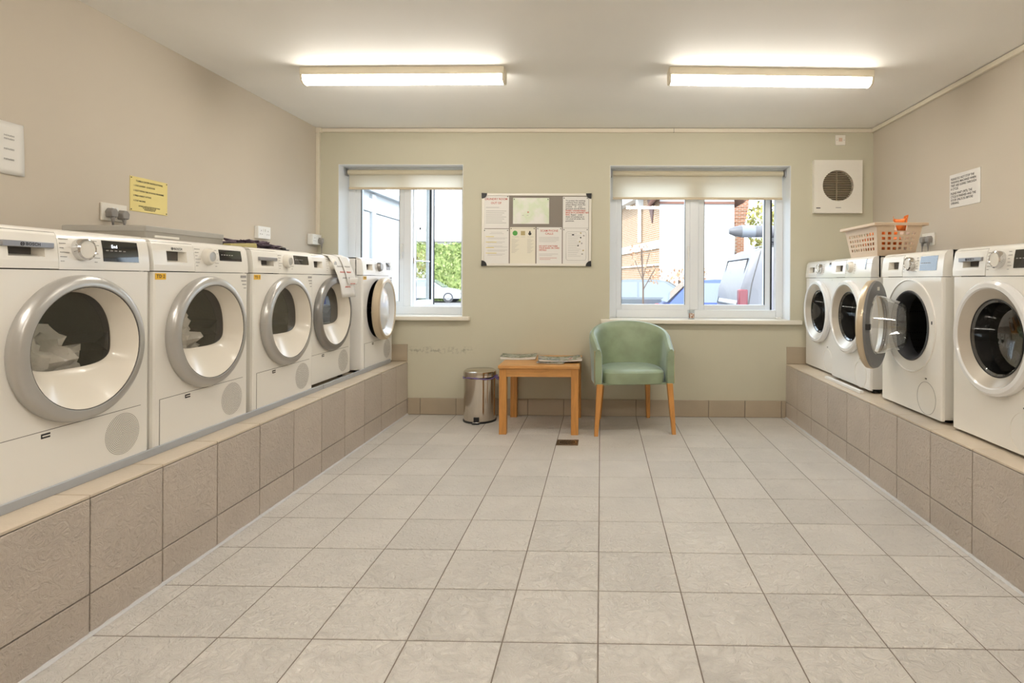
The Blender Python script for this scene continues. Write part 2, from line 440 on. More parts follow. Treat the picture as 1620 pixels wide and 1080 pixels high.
# ------------------------------------------------------------------ windows
FY0, FY1 = YW + .198, YW + .262
def window(idx, w, mull, label, sill):
    x0, x1, z0, z1 = w
    f = MB()
    f.box(x0, x0 + .062, FY0, FY1, z0, z1); f.box(x1 - .062, x1, FY0, FY1, z0, z1)
    f.box(x0 + .062, x1 - .062, FY0, FY1, z0, z0 + .072); f.box(x0 + .062, x1 - .062, FY0, FY1, z1 - .06, z1)
    f.box(mull[0] + .03, mull[1] - .028, FY0, FY1, z0 + .072, z1 - .06)
    wo = tag(f.build('window_%d' % idx, M_UPVC, bevel=.004), label, 'window', kind='structure')
    rv = MB(); e = .004
    rv.box(x0, x0 + e, YW + .001, FY0, z0, z1 - e).box(x1 - e, x1, YW + .001, FY0, z0, z1 - e).box(x0, x1, YW + .001, FY0, z1 - e, z1)
    rv.build('reveal', M_UPVC, wo)
    s = MB().box(x0, x1, YW - .02, FY0, z0 - .035, z0).box(sill[0], sill[1], YW - .045, YW - .0005, z0 - .035, z0)
    s.build('window_sill', M_SILL, wo, bevel=.006)
    return wo
def sash_mesh(w, h, st=.052, d=.055):
    return MB().box(0, st, 0, d, 0, h).box(w - st, w, 0, d, 0, h).box(st, w - st, 0, d, 0, st).box(st, w - st, 0, d, h - st, h)
def sash(parent, x, z0, z1, w, ang, handle=True):
    h = z1 - z0
    s = sash_mesh(w, h).build('sash', M_UPVC, parent, (x, FY0 + .010, z0), (0, 0, ang), bevel=.003)
    MB().box(.046, w - .046, .024, .030, .046, h - .046).build('pane', M_PANE, s)
    g = MB().box(.050, .054, -.001, .020, .05, h - .05).box(w - .054, w - .050, -.001, .020, .05, h - .05)
    g.build('gasket', M_BLACK, s)
    if ang:
        MB().box(w - .002, w + .012, -.006, .040, .004, h - .004).build('edge_seal', M_BLACK, s)
    if handle:
        hm = MB().box(w - .036, w - .014, -.012, 0, h * .42, h * .42 + .07).box(w - .031, w - .019, -.032, -.012, h * .42 + .045, h * .42 + .065).box(w - .031, w - .019, -.038, -.026, h * .42 - .06, h * .42 + .065)
        hm.build('handle', M_WHITE, s, bevel=.003)
    return s
win1 = window(1, W1, (-1.763, -1.640), 'left white plastic window with its right casement open', (-2.30, -1.097))
sash(win1, W1[0] + .055, W1[2] + .065, W1[3] - .055, -1.733 - (W1[0] + .055) + .01, 0)
o = sash(win1, -1.66, W1[2] + .065, W1[3] - .055, .44, math.radians(84), False)
o.location.y = FY1 - .01
arm = MB().tube([(-1.64, FY0 + .03, 1.30), (-1.60, FY1 + .10, 1.30), (-1.585, FY1 + .20, 1.30)], .006).tube([(-1.645, FY0 + .01, 1.275), (-1.645, FY0 + .01, 1.325)], .008)
arm.build('stay_arm', M_CHROME, win1)
MB().lathe([(.011, 0), (.011, .008), (.006, .010)], 12, 'x', (0, 0, 0), True, True).build('lock_pin', M_BLACK, win1, (-1.655, FY0 + .20, 1.60))
win2 = window(2, W2, (.744, .875), 'right wide white plastic window with its right casement ajar', (0.0, 1.668))
sash(win2, W2[0] + .055, W2[2] + .065, W2[3] - .055, .774 - (W2[0] + .055) + .01, 0)
o = sash(win2, .850, W2[2] + .062, W2[3] - .055, .655, math.radians(7), False)
o.location.y = FY0 + .02

def blind(x0, x1, zb, zt, y, label, hidden_right=False):
    b = empty('roller_blind', ((x0 + x1) / 2, y, zt)); tag(b, label, 'blind', 'roller blinds over the windows')
    hw = (x1 - x0) / 2
    MB().lathe([(.021, -hw + .012), (.021, hw - .012)], 20, 'x', (0, 0, 0), True, True).build('roller_tube', M_BLIND, b)
    MB().grid(lambda u, v: (-hw + .012 + (2 * hw - .024) * u, .019, zb - zt + .012 + (zt - zb - .014) * v), 6, 4).build('fabric', M_BLIND, b)
    MB().box(-hw + .012, hw - .012, .010, .024, zb - zt, zb - zt + .020).build('bottom_bar', M_BLINDBAR, b, bevel=.002)
    for s in (-1, 1):
        MB().box(s * hw - .004, s * hw + .004, -.03, .03, -.032, .032).build('bracket', M_GREYBAR, b, bevel=.002)
    MB().box(-hw - .004, hw + .004, -.032, .03, .032, .036).build('head_rail', M_UPVC, b)
    return b
blind(W1[0] + .014, W1[1] - .014, 1.915, 2.062, YW + .13, 'short cream roller blind at the top of the left window')
blind(W2[0] + .014, W2[1] - .014, 1.835, 2.057, YW + .13, 'wide cream roller blind at the top of the right window')

# ------------------------------------------------------------------ ceiling battens
M_TUBE = emissive('batten_diffuser', (1.0, .945, .85), LAMP_POWER)
M_ADDTUBE = emissive('added_batten_diffuser', (1.0, .935, .84), LAMP_POWER * 1.75)     # for the added unseen battens: warmer, brighter, to light the near end
M_BATTEN = simple('batten_body', (.80, .73, .58), .4)
def batten(x0, x1, y, rz, label, tube=None):
    b = empty('ceiling_light', ((x0 + x1) / 2, y, H), rz); tag(b, label, 'light', 'fluorescent ceiling battens')
    hl = (x1 - x0) / 2
    MB().box(-hl, hl, -.052, .052, -.046, 0).build('housing', M_BATTEN, b, bevel=.003)
    arc = [(-.044, -.046)] + [(-.044 * math.cos(t), -.062 - .030 * math.sin(t)) for t in [PI * k / 10 for k in range(11)]] + [(.044, -.046)]
    MB().prism(arc, -hl + .012, hl - .012, 'yz').build('diffuser', tube or M_TUBE, b)
    for s in (-1, 1):
        q = [(u * 1.06, w - (.002 if w < -.05 else 0)) for u, w in arc]
        a, c = sorted((s * hl, s * (hl - .012)))
        MB().prism(q, a, c, 'yz').build('end_cap', M_BATTEN, b)
    return b
batten(-1.814, -.582, 3.44, -.012, 'lit fluorescent batten on the ceiling, left of the two in view')
batten(.399, 1.630, 3.47, .040, 'lit fluorescent batten on the ceiling, right of the two in view')
batten(-1.814, -.582, .55, 0, 'unseen fluorescent batten added to the ceiling near the camera for brightness, dryer side', M_ADDTUBE)  # out-of-view pair, added to raise the brightness near the camera
batten(.399, 1.630, .55, 0, 'unseen fluorescent batten added to the ceiling near the camera for brightness, washer side', M_ADDTUBE)

# ================================================================== MACHINES
from mathutils import noise as mnoise
PROF = [(0, .719), (0, .745), (.004, .79), (.011, .828), (.020, .842), (.036, .850), (.06, .850)]
def yf(z):
    for (y0, z0), (y1, z1) in zip(PROF, PROF[1:]):
        if z0 <= z <= z1 and z1 > z0: return y0 + (y1 - y0) * (z - z0) / (z1 - z0)
    return 0
ZC = .458
def hole_plate(m, x0, x1, z0, z1, cx, cz, r, y, depth, n=64):
    ang = [2 * PI * i / n for i in range(n)] + [math.atan2(z - cz, x - cx) % (2 * PI) for x in (x0, x1) for z in (z0, z1)]
    ang = sorted(set(round(a, 5) for a in ang))
    outer, inner = [], []
    for a in ang:
        c, s = math.cos(a), math.sin(a)
        t = min([((x1 if c > 0 else x0) - cx) / c if abs(c) > 1e-6 else 9, ((z1 if s > 0 else z0) - cz) / s if abs(s) > 1e-6 else 9])
        outer.append((cx + c * t, y, cz + s * t)); inner.append((cx + c * r, y, cz + s * r))
    m.rings([outer, inner, [(p[0], y + depth, p[2]) for p in inner]])
    return m
def dshape(t):
    c, s = math.cos(t), math.sin(t)
    a, b, n = (.158, .186, 2.3) if s >= 0 else (.158, .070, 3.2)
    k = (abs(c / a) ** n + abs(s / b) ** n) ** (-1 / n)
    return k * c, k * s
_vent = None
def vent_mesh():
    global _vent
    if _vent is None:
        m = MB()
        for k in range(0, 14):
            cnt = max(1, int(6.0 * k))
            for i in range(cnt):
                t = 2 * PI * i / cnt
                x, z = .0056 * k * math.cos(t), .0056 * k * math.sin(t)
                b = len(m.v)
                m.v += [(x + .0018 * math.cos(q * PI / 3), 0, z + .0018 * math.sin(q * PI / 3)) for q in range(6)]
                m.f.append(tuple(range(b, b + 6)))
        _vent = m.mesh('vent_holes', M_SEAM, False)
    return _vent
def machine(kind, loc, rz, label, group, enamel=M_ENAMEL, D=.57, ring=M_SILVER, bar=True, knob='chrome', disp=(.095, .248, .750, .824),
            door_angle=0, hinge=-1, door='dryer', text_lines=True, sticker=None, tags=True, readout=None, brand=True, flap=True, foot=.013):
    q = empty('tumble_dryer' if kind == 'dryer' else 'washing_machine', loc, rz)
    tag(q, label, 'dryer' if kind == 'dryer' else 'washing machine', group)
    hr = .225 if kind == 'dryer' else .176
    zb = foot
    m = MB()
    hole_plate(m, -.287, .287, zb, .7165, 0, ZC, hr, 0, .03)
    for s in (-1, 1):
        m.quad((s*.287, 0, zb), (s*.296, .004, zb), (s*.296, .004, .7165), (s*.287, 0, .7165))
        m.quad((s*.296, .004, zb), (s*.299, .014, zb), (s*.299, .014, .7165), (s*.296, .004, .7165))
        a, b = sorted((s * .299, s * .291))
        m.box(a, b, .014, D, zb, .7165); m.box(a, b, .05, D, .7165, .850)
    m.box(-.299, .299, .05, D, .842, .850); m.box(-.299, .299, D - .008, D, zb, .850); m.box(-.299, .299, .014, D, zb, zb + .008)
    m.quad((-.287, 0, .7165), (.287, 0, .7165), (.287, .02, .7165), (-.287, .02, .7165))
    m.build('cabinet', enamel, q)
    # dark seam behind control panel and drawer
    MB().box(-.285, .285, .030, .05, .714, .836).build('seam', M_SEAM, q)
    # control panel
    poly = PROF + [(.06, .719)]
    MB().prism(poly, -.070, .299, 'yz').build('control_panel', enamel, q)
    topstrip = [(yf(.838), .838)] + [p for p in PROF if p[1] > .838] + [(.06, .838)]
    MB().prism(topstrip, -.299, -.0705, 'yz').build('top_edge', enamel, q)
    # detergent / condensate drawer with a recessed grip
    m = MB(); xs = [-.299, -.228, -.116, -.0725]; zs = [.7205, .745, .757, .802, .828, .8365]
    off = .0012
    for i in range(3):
        for j in range(5):
            if i == 1 and j == 2: continue
            a, b, z0, z1 = xs[i], xs[i+1], zs[j], zs[j+1]
            m.quad((a, yf(z0)-off, z0), (b, yf(z0)-off, z0), (b, yf(z1)-off, z1), (a, yf(z1)-off, z1))
    for x in (xs[0], xs[3]):
        for j in range(5): m.quad((x, yf(zs[j])-off, zs[j]), (x, yf(zs[j+1])-off, zs[j+1]), (x, .056, zs[j+1]), (x, .056, zs[j]))
    for z in (zs[0], zs[5]): m.quad((xs[0], yf(z)-off, z), (xs[3], yf(z)-off, z), (xs[3], .056, z), (xs[0], .056, z))
    d = m.build('drawer', enamel, q)
    m = MB(); a, b, z0, z1 = xs[1], xs[2], zs[2], zs[3]
    fr = [(a, yf(z0)-off, z0), (b, yf(z0)-off, z0), (b, yf(z1)-off, z1), (a, yf(z1)-off, z1)]
    bk = [(a + .012, .034, z0 + .008), (b - .018, .034, z0 + .008), (b - .018, .034, z1), (a + .012, .034, z1)]
    m.rings([fr, bk], True, False, True); m.build('grip_recess', M_PLASTICW, d, smooth=False)
    if bar: MB().box(-.250, -.092, -.006, .014, .785, .803).build('grip_bar', M_GREYBAR, d, bevel=.002)
    # rating lines round the knob
    if text_lines:
        m = MB()
        for k in range(6):
            z = .745 + k * .0145
            m.box(-.064, -.064 + .012 + .010 * ((k * 7) % 3), yf(z) - .0012, yf(z), z, z + .0022)
            m.box(.060, .060 + .010 + .006 * ((k * 5) % 3), yf(z) - .0012, yf(z), z, z + .0022)
        tag(m.build('programme_marks', M_INKG, q), kind='stuff')
    kz = .787
    if knob == 'chrome':
        kb = MB().lathe([(.036, .004), (.037, -.006), (.036, -.022), (.031, -.026), (.029, -.022)], 32).build('knob', M_CHROME, q, (.012, yf(kz), kz))
        MB().lathe([(.029, -.023), (.001, -.024)], 32).build('knob_face', M_PLASTICW, kb)
    else:
        kb = MB().lathe([(.037, .004), (.037, -.012), (.030, -.024), (.022, -.026), (.021, -.024)], 32).build('knob', M_PLASTICW if knob == 'white' else M_DKSILVER, q, (.012, yf(kz), kz))
        MB().lathe([(.021, -.0245), (.001, -.025)], 32).build('knob_face', M_SILVER, kb)
    x0, x1, z0, z1 = disp
    dp = MB().prism([(yf(z) - .0012, z) for z in [z0] + [zz for zz in (.790, .8279) if z0 < zz < z1] + [z1]] + [(yf(z1) + .01, z1), (yf(z0) + .01, z0)], x0, x1, 'yz').build('display', M_BLKGLASS, q)
    tilt = (PI / 2 - math.atan2(yf(z1) - yf(z0), z1 - z0), 0, 0)
    m = MB()
    zz = z0 + (z1 - z0) * .50
    for k in range(5): m.box(x0 + .012 + k * .018, x0 + .012 + k * .018 + .011, yf(zz) - .0018, yf(zz) - .0013, zz, zz + .0035)
    m.build('display_icons', M_INKG, dp)
    if readout: text(readout, .017, (x0 + .035, yf(z1 - .018) - .0024, z1 - .012), tilt, M_LED, dp, 'readout')
    if brand:
        if bar:
            tx, tz, ty = -.171, .794, -.0068
        else: tx, tz, ty = -.172, .812, yf(.812) - .002
        text('BOSCH', .0135, (tx - .012, ty, tz), FRANK(tz, bar), M_INK, d, 'brand_lettering', 'LEFT', 'CENTER', 1.05, 1, .0003)
        MB().lathe([(.0062, 0), (.0062, -.0006), (.0048, -.0006), (.0048, 0)], 20, 'y', (tx - .022, ty + .0003, tz)).box(tx-.0250, tx-.0235, ty-.0003, ty+.0003, tz-.004, tz+.004).box(tx-.0205, tx-.0190, ty-.0003, ty+.0003, tz-.004, tz+.004).box(tx-.0235, tx-.0205, ty-.0003, ty+.0003, tz-.0008, tz+.0008).build('brand_emblem', M_INK, d)
    if sticker:
        s = MB().box(-.291, -.236, -.0012, 0, .686, .711).build('sticker', M_LABEL, q)
        text(sticker, .019, (-.2635, -.0018, .6985), FRONT, M_INK, s, 'lettering', 'CENTER', 'CENTER', 1.1, 1, .0004)
    if tags:
        m = MB()
        for k, (w, h) in enumerate(((.042, .012), (.036, .006), (.028, .005), (.018, .004))):
            m.box(.283 - w, .283, -.0010, 0, .694 - k * .017, .694 - k * .017 + h)
        m.build('printed_marks', M_INKG, q)
    # feet
    for sx in (-1, 1):
        for fy in (.06, D - .06): MB().lathe([(.022, 0), (.022, foot + .004)], 12, 'z', (sx * .25, fy, 0), True, True).build('foot', M_BLACK, q)
    # lower flap
    if kind == 'dryer' and flap:
        MB().box(-.2665, .2595, -.0008, 0, .0275, .2105).build('flap_seam', M_SEAM, q)
        fl = MB().box(-.265, .258, -.0022, 0, .029, .209).build('service_flap', enamel, q)
        MB().box(-.129, -.099, -.0028, 0, .187, .202).build('finger_slot', M_BLACK, fl)
        MB().box(-.125, -.099, -.0034, 0, .1925, .1965).build('slot_bar', M_PLASTICW, fl)
        o = link_mesh('vent_holes', vent_mesh(), fl, (.176, -.0026, .123)); tag(o, kind='stuff')
    if kind == 'washer':
        MB().lathe([(.0835, 0), (.0835, -.0012), (.0815, -.0012), (.0815, 0)], 40, 'y', (.165, 0, .100)).build('filter_cover_outline', M_INKG if door == 'open' else M_PLASTICW, q)
        MB().box(.155, .168, -.002, 0, .196, .202).build('printed_arrow', M_SEAM, q)
    # drum
    if kind == 'dryer': pr = [(.224, .03), (.228, .05), (.258, .075), (.258, .42), (.18, .435), (.0005, .44)]
    else: pr = [(.175, .085), (.22, .11), (.225, .40), (.16, .425), (.0005, .43)]
    drm = MB().lathe(pr, 48, 'y', (0, 0, ZC)).build('drum', M_DRUMH if door == 'open' else M_DRUM, q)
    for k in range(3):
        a = PI / 2 + .5 + k * 2 * PI / 3; R = pr[2][0] - .006
        c, s = math.cos(a), math.sin(a)
        prim = lambda y: [(c*R - s*.035, y, ZC + s*R + c*.035), (c*(R-.055), y, ZC + s*(R-.055)), (c*R + s*.035, y, ZC + s*R - c*.035)]
        MB().rings([prim(.12), prim(.40)], True, True, True).build('drum_paddle', M_DRUM, drm)
    # door (origin on the hinge line)
    hx = hinge * .236; cx = -hx
    dloc, drot = (hx, 0, ZC), (0, 0, door_angle * hinge)
    if door == 'dryer':
        dm = MB().lathe([(.236, .003), (.243, -.008), (.2425, -.022), (.237, -.034), (.228, -.039), (.209, -.044), (.2045, -.043), (.2035, -.036)], 72, 'y', (cx, 0, 0)).build('door', ring, q, dloc, drot)
        MB().lathe([(.2035, -.041), (.2015, -.0415), (.2015, -.034)], 72, 'y', (cx, 0, 0)).build('door_gap', M_SEAM, dm)
        n = 96; R = []
        for w, yy in ((0, -.040), (.05, -.037), (.22, -.025), (.80, .012), (.96, .022), (1, .030)):
            ringp = []
            for i in range(n):
                t = 2 * PI * i / n; dx, dz = dshape(t)
                ringp.append((cx + (.2015 * math.cos(t)) * (1-w) + dx * w, yy, (.2015 * math.sin(t)) * (1-w) + dz * w))
            R.append(ringp)
        MB().rings(R).build('door_bowl', M_BOWL, dm)
        R = []
        for w in (1.0, .8, .55, .3, .02):
            R.append([(cx + dshape(2*PI*i/n)[0] * w, .029 + .004 * (1 - w * w), dshape(2*PI*i/n)[1] * w + .04 * (1 - w)) for i in range(n)])
        MB().rings(R, True, False, True).build('door_glass', M_DOORGLASS, dm)
        m = MB().lathe([(.0, 0), (.0, 0)], 3) if False else MB()
    elif door in ('washer', 'open', 'white'):
        outer = M_BEIGERING if door == 'open' else ring
        th = .055 if door == 'white' else .040
        dm = MB().lathe([(.234, .003), (.242, -.008), (.243, -.012), (.241, -th + .010), (.230, -th), (.213, -th), (.2075, -th + .006)], 72, 'y', (cx, 0, 0)).build('door', outer, q, dloc, drot)
        MB().lathe([(.2075, -th + .006), (.203, -th + .010), (.170, -.008), (.163, -.002)], 72, 'y', (cx, 0, 0)).build('door_cone', M_CONE if door != 'white' else M_WHRING, dm)
        if door == 'open':
            MB().lathe([(.240, -.002), (.236, .010), (.165, .012), (.160, .004)], 72, 'y', (cx, 0, 0)).build('door_back', M_GREYBACK, dm)
            MB().box(cx - .02, cx + .02, .011, .0135, .185, .205).build('door_label', M_PAPER, dm)
            MB().box(cx + .210, cx + .236, .010, .030, -.015, .015).build('door_catch', M_BLACK, dm)
            MB().lathe([(.163, .004), (.160, .025), (.140, .075), (.128, .125), (.105, .142), (.0005, .150)], 64, 'y', (cx, 0, 0)).build('door_glass', M_CLEAR, dm)
            MB().lathe([(.164, .010), (.158, .016), (.152, .012)], 64, 'y', (cx, 0, 0)).build('glass_rim', M_CHROME, dm)
        else:
            MB().lathe([(.165, -.004), (.161, -.007), (.158, -.002)], 64, 'y', (cx, 0, 0)).build('door_seal', M_BLACK, dm)
            gp = [(.161, -.005), (.150, .004), (.142, .04), (.125, .09), (.09, .105), (.0005, .11)] if door == 'washer' else [(.163, -.02), (.12, -.034), (.06, -.041), (.0005, -.043)]
            MB().lathe(gp, 64, 'y', (cx, 0, 0)).build('door_glass', M_WASHGLASS if door == 'washer' else M_PALEGLASS, dm)
    if kind == 'washer':
        MB().lathe([(.188, -.001), (.184, -.006), (.177, -.005), (.168, .012), (.166, .05), (.178, .09)], 64, 'y', (0, 0, ZC)).build('rubber_seal', M_RUBBER, q)
        if door == 'open':
            MB().lathe([(.250, 0), (.248, -.005), (.243, -.006), (.240, 0)], 72, 'y', (0, 0, ZC)).build('door_recess_rim', enamel, q)
            MB().box(.207, .214, -.002, 0, .478, .494).build('latch_hole', M_BLACK, q)
    return q
def FRANK(z, bar):
    return FRONT if bar else (PI / 2 - math.atan2(.007, .038), 0, 0)
M_LED = emissive('display_led', (.9, .95, 1), 1.6, (.5, .5, .5))
M_BOWL = simple('door_bowl_white', (.80, .75, .66), .25, coat=.2)
M_CONE = simple('door_cone_silver', (.55, .50, .43), .3, metal=.35)
M_PALEGLASS = simple('pale_glossy_door', (.70, .71, .73), .05, coat=1.0)
def drumh():
    m, nt, b = new_mat('perforated_drum'); L = nt.links.new
    tc = nt.nodes.new('ShaderNodeTexCoord'); v = nt.nodes.new('ShaderNodeTexVoronoi'); v.inputs['Scale'].default_value = 75; v.inputs['Randomness'].default_value = .15
    L(tc.outputs['Object'], v.inputs['Vector'])
    r = nt.nodes.new('ShaderNodeValToRGB'); r.color_ramp.elements[0].position = .20; r.color_ramp.elements[1].position = .26
    r.color_ramp.elements[0].color = (.004, .004, .004, 1); r.color_ramp.elements[1].color = (.16, .15, .14, 1)
    L(v.outputs['Distance'], r.inputs[0]); L(r.outputs[0], b.inputs['Base Color']); b.inputs['Metallic'].default_value = .9; b.inputs['Roughness'].default_value = .3
    return m
M_DRUMH = drumh()

LX = -1.748; RZL, RZR = PI / 2, -PI / 2
GD = 'tumble dryers on the left plinth'; GW = 'washing machines on the right plinth'
machine('dryer', (LX, 1.884, PH), RZL, 'white tumble dryer nearest the camera with End on its display and towels inside', GD, readout='End', tags=False)
machine('dryer', (LX, 2.502, PH), RZL, 'white tumble dryer with the yellow TD 2 sticker and white laundry inside', GD, bar=False, knob='white', disp=(.092, .252, .773, .824), sticker='TD 2')
machine('dryer', (LX, 3.140, PH), RZL, 'empty white tumble dryer with yellow sticker and the dark cloth on its top', GD, knob='white', disp=(.092, .252, .773, .824), sticker='TD 3', brand=False)
machine('dryer', (-1.800, 3.785, PH), RZL, 'white tumble dryer set back, with paper notices taped over its front', GD, ring=M_DKSILVER, bar=False, knob='white', disp=(.092, .252, .773, .824), brand=False, foot=.030)
machine('dryer', (LX - .004, 4.474, PH), RZL, 'white tumble dryer at the far end under the left window, pale door ajar', GD, enamel=M_ENAMELW, ring=M_BEIGERING, knob='dark', disp=(.17, .252, .765, .824), sticker='TD 5', door='white', door_angle=math.radians(5), hinge=1, brand=False, bar=False)
ZW = PH
machine('washer', (1.660, 2.421, ZW), RZR, 'white washing machine nearest the camera, white door ring, cut by the picture edge', GW, ring=M_WHRING, door='washer', tags=False, readout='', brand=True)
machine('washer', (1.660, 3.100, ZW), RZR, 'white washing machine with its round door standing open', GW, door='open', door_angle=math.radians(40), hinge=-1, tags=False, bar=False, brand=False)
machine('washer', (1.660, 3.838, ZW), RZR, 'white washing machine under the laundry basket, door closed', GW, enamel=M_ENAMELW, ring=M_WHRING, door='washer', bar=False, knob='white', disp=(.215, .228, .768, .836), brand=False, tags=False, foot=.02)
machine('washer', (1.700, 4.466, ZW), RZR, 'white washing machine at the far end beside the right window', GW, enamel=M_ENAMELW, D=.55, ring=M_WHRING, door='washer', bar=False, knob='chrome', disp=(.17, .20, .80, .83), brand=False, tags=True)

def crumple(name, mat, size, loc, seed, label, cat, amp=.35, freq=2.2, nu=40, nv=26, flat=False, rz=0):
    m = MB(); off = Vector((seed * 3.1, seed * 1.7, seed * 2.3))
    def fn(u, v):
        t = 2 * PI * u; p = PI * v
        d = Vector((math.sin(p) * math.cos(t), math.sin(p) * math.sin(t), math.cos(p)))
        k = 1 + amp * (mnoise.fractal(d * freq + off, .8, 2.2, 4) - .0) + amp * .8 * (abs(mnoise.noise(d * freq * 1.7 + off)) - .2)
        z = d.z * k * size[2]
        if flat: z = max(z, -size[2] * .25)
        return (d.x * k * size[0], d.y * k * size[1], z)
    m.grid(fn, nu, nv, True)
    o = m.build(name, mat, None, loc, (0, 0, rz))
    return tag(o, label, cat)
crumple('towel_bundle', M_CLOTHW, (.13, .165, .135), (LX - .185, 1.84, PH + .385), 3, 'bundle of white towels inside the nearest dryer', 'laundry', .42, 2.4)
crumple('towel_bundle', M_CLOTHW, (.13, .165, .145), (LX - .180, 2.44, PH + .395), 5, 'heap of white laundry inside the TD 2 dryer', 'laundry', .40, 2.6)

# ================================================================== THINGS ON THE BACK WALL
# noticeboard
BX0, BX1, BZ0, BZ1 = -1.001, -.083, 1.254, 1.861
nb = empty('noticeboard', ((BX0 + BX1) / 2, YW, BZ0)); tag(nb, 'grey felt noticeboard with white frame and black corners on the back wall', 'noticeboard')
hw, hh = (BX1 - BX0) / 2, BZ1 - BZ0
MB().box(-hw + .01, hw - .01, -.012, 0, .01, hh - .01).build('felt_panel', M_FELT, nb)
for a, b, c, d in ((-hw, hw, 0, .020), (-hw, hw, hh - .020, hh), (-hw, -hw + .020, .020, hh - .020), (hw - .020, hw, .020, hh - .020)):
    MB().box(a, b, -.020, 0, c, d).build('frame_strip', M_PLASTICW, nb, bevel=.003)
for sx in (-1, 1):
    for sz in (0, 1):
        cx = sx * hw; cz = sz * hh; s2 = 1 if sz == 0 else -1
        arc = [(cx + sx * .002, cz - s2 * .002)] + [(cx - sx * .045 * math.cos(t), cz + s2 * .045 * math.sin(t)) for t in [PI / 2 * k / 6 for k in range(7)]]
        MB().prism(arc, -.023, -.001, 'xz').build('corner_cap', M_BLACK, nb)
PXM = (BX1 - BX0) / 172.0
def bpx(x, y): return ((BX0 + (x - 763) * PXM), (BZ1 - (y - 306) * PXM))
def sheet(x0, y0, x1, y1, label, mat=M_PAPER, pins=True, dy=.0135):
    a, zt = bpx(x0, y0); b, zb = bpx(x1, y1)
    o = MB().box(0, b - a, -.0012, 0, zb - zt, 0).build('paper_notice', mat, None, (a, YW - dy, zt))
    tag(o, label, 'notice', 'notices on the board')
    if pins:
        w, h = b - a, zt - zb
        for px, pz in ((.010, -.012), (w - .010, -.012)):
            MB().lathe([(.0005, -.006), (.004, -.005), (.0045, -.001), (.0045, 0)], 10).build('pin', M_BLACK, o, (px, -.001, pz))
    return o, b - a, zt - zb
def lines(o, w, rowsz, mat, h=.0022, name='printed_lines', x0=.03):
    m = MB()
    for z, a, b in rowsz: m.box(a * w, b * w, -.0018, -.0013, z, z + h)
    return m.build(name, mat, o)
p, w, h = sheet(765.5, 308.8, 805.6, 361, 'laundry room rules sheet with red heading, top left of the board')
text('LAUNDRY ROOM', .024, (w / 2, -.002, -.022), FRONT, M_INKR, p, 'heading', 'CENTER', bold=.0004)
text('OUT OF', .024, (w / 2, -.002, -.055), FRONT, M_INKR, p, 'heading', 'CENTER', bold=.0004)
lines(p, w, [(-.105, .10, .62)] + [(-.135 - k * .0165, .10, .9 - .08 * (k % 3)) for k in range(7)], M_INKG, .003)
p, w, h = sheet(765.5, 362, 805.6, 418, 'sheet with yellow highlighted headings, bottom left of the board')
lines(p, w, [(-.028, .3, .75), (-.04, .25, .8)] + [(-.075 - k * .034 - j * .009, .17, .95 - .1 * ((k + j) % 3)) for k in range(5) for j in range(2)], M_INKG, .0016)
lines(p, w, [(-.066 - k * .046, .10, .42 + .1 * (k % 2)) for k in range(4)], M_INKY, .0045, 'highlight_lines')
M_MAP = blotch_mat('map_print', [(.76, .75, .70), (.74, .73, .68), (.62, .70, .50), (.76, .74, .70)], 6, .25)
p, w, h = sheet(812, 313, 868.8, 353.8, 'landscape map sheet in a plastic sleeve, top of the board', M_MAP, dy=.0135)
MB().lathe([(.006, 0), (.0005, -.002)], 12, 'y', (w * .42, -.0012, -h * .55)).build('map_mark', M_INKR, p)
lines(p, w, [(-h * .68, .25, .30), (-h * .68, .38, .43)], M_INKG, .003)
p, w, h = sheet(807.5, 359, 847.5, 416, 'cream sheet with a green leaf picture and three columns on the board', M_PAPERC)
M_LEAFG = simple('print_green', (.10, .36, .08), .7); M_TAN = simple('print_tan', (.45, .36, .18), .7)
MB().lathe([(.021, 0), (.0005, -.001)], 24).build('green_picture', M_LEAFG, p, (w * .20, -.0013, -.050))
MB().box(-.018, .018, -.001, 0, -.018, .018).build('tan_picture', M_TAN, p, (w * .51, -.0013, -.050))
m = MB().lathe([(.013, 0), (.0005, -.001)], 16, 'y', (0, 0, -.005)); m.lathe([(.007, 0), (.0005, -.001)], 12, 'y', (0, 0, .012)); m.build('black_picture', M_INK, p, (w * .78, -.0013, -.050))
lines(p, w, [(-.012, .1, .95)] + [(-.10 - k * .0095, .06, .20 + .1 * ((k * 3) % 4) / 2) for k in range(13)] + [(-.10 - k * .0095, .68, .82 + .1 * ((k * 5) % 3) / 2) for k in range(13)] + [(-.082, .08, .35), (-.082, .42, .6), (-.082, .68, .92)], M_INKG, .0016)
p, w, h = sheet(849.3, 359, 889, 416.5, 'scam phone calls warning sheet with red text on the board')
text('SCAM PHONE\nCALLS', .024, (w / 2, -.002, -.018), FRONT, M_INKR, p, 'heading', 'CENTER', bold=.0003)
text('DO NOT GIVE THEM\nYOUR BANK OR CARD\nDETAILS', .0165, (w * .10, -.002, -.150), FRONT, M_INKR, p, 'warning', bold=.0005)
lines(p, w, [(-.085 - k * .012, .10, .88 - .1 * (k == 3)) for k in range(4)] + [(-.225, .1, .85), (-.237, .1, .62)], M_INKG, .002)
lines(p, w, [(-.258, .12, .80), (-.270, .12, .55)], M_INKR, .0026, 'red_lines')
p, w, h = sheet(890.4, 311, 930.6, 360, 'notice about protecting the washing machines, top right of the board')
text('To protect the washing\nmachines from damage,\nplease always check the\npockets    of    your\ngarments and ALWAYS', .0168, (w * .11, -.002, -.025), FRONT, M_INK, p, bold=.0003, sx=1.02)
text('INSERT UNDERWIRED\nBRAS IN A LAUNDRY NET\nBAG.', .0168, (w * .11, -.002, -.109), FRONT, M_INKR, p, bold=.0006)
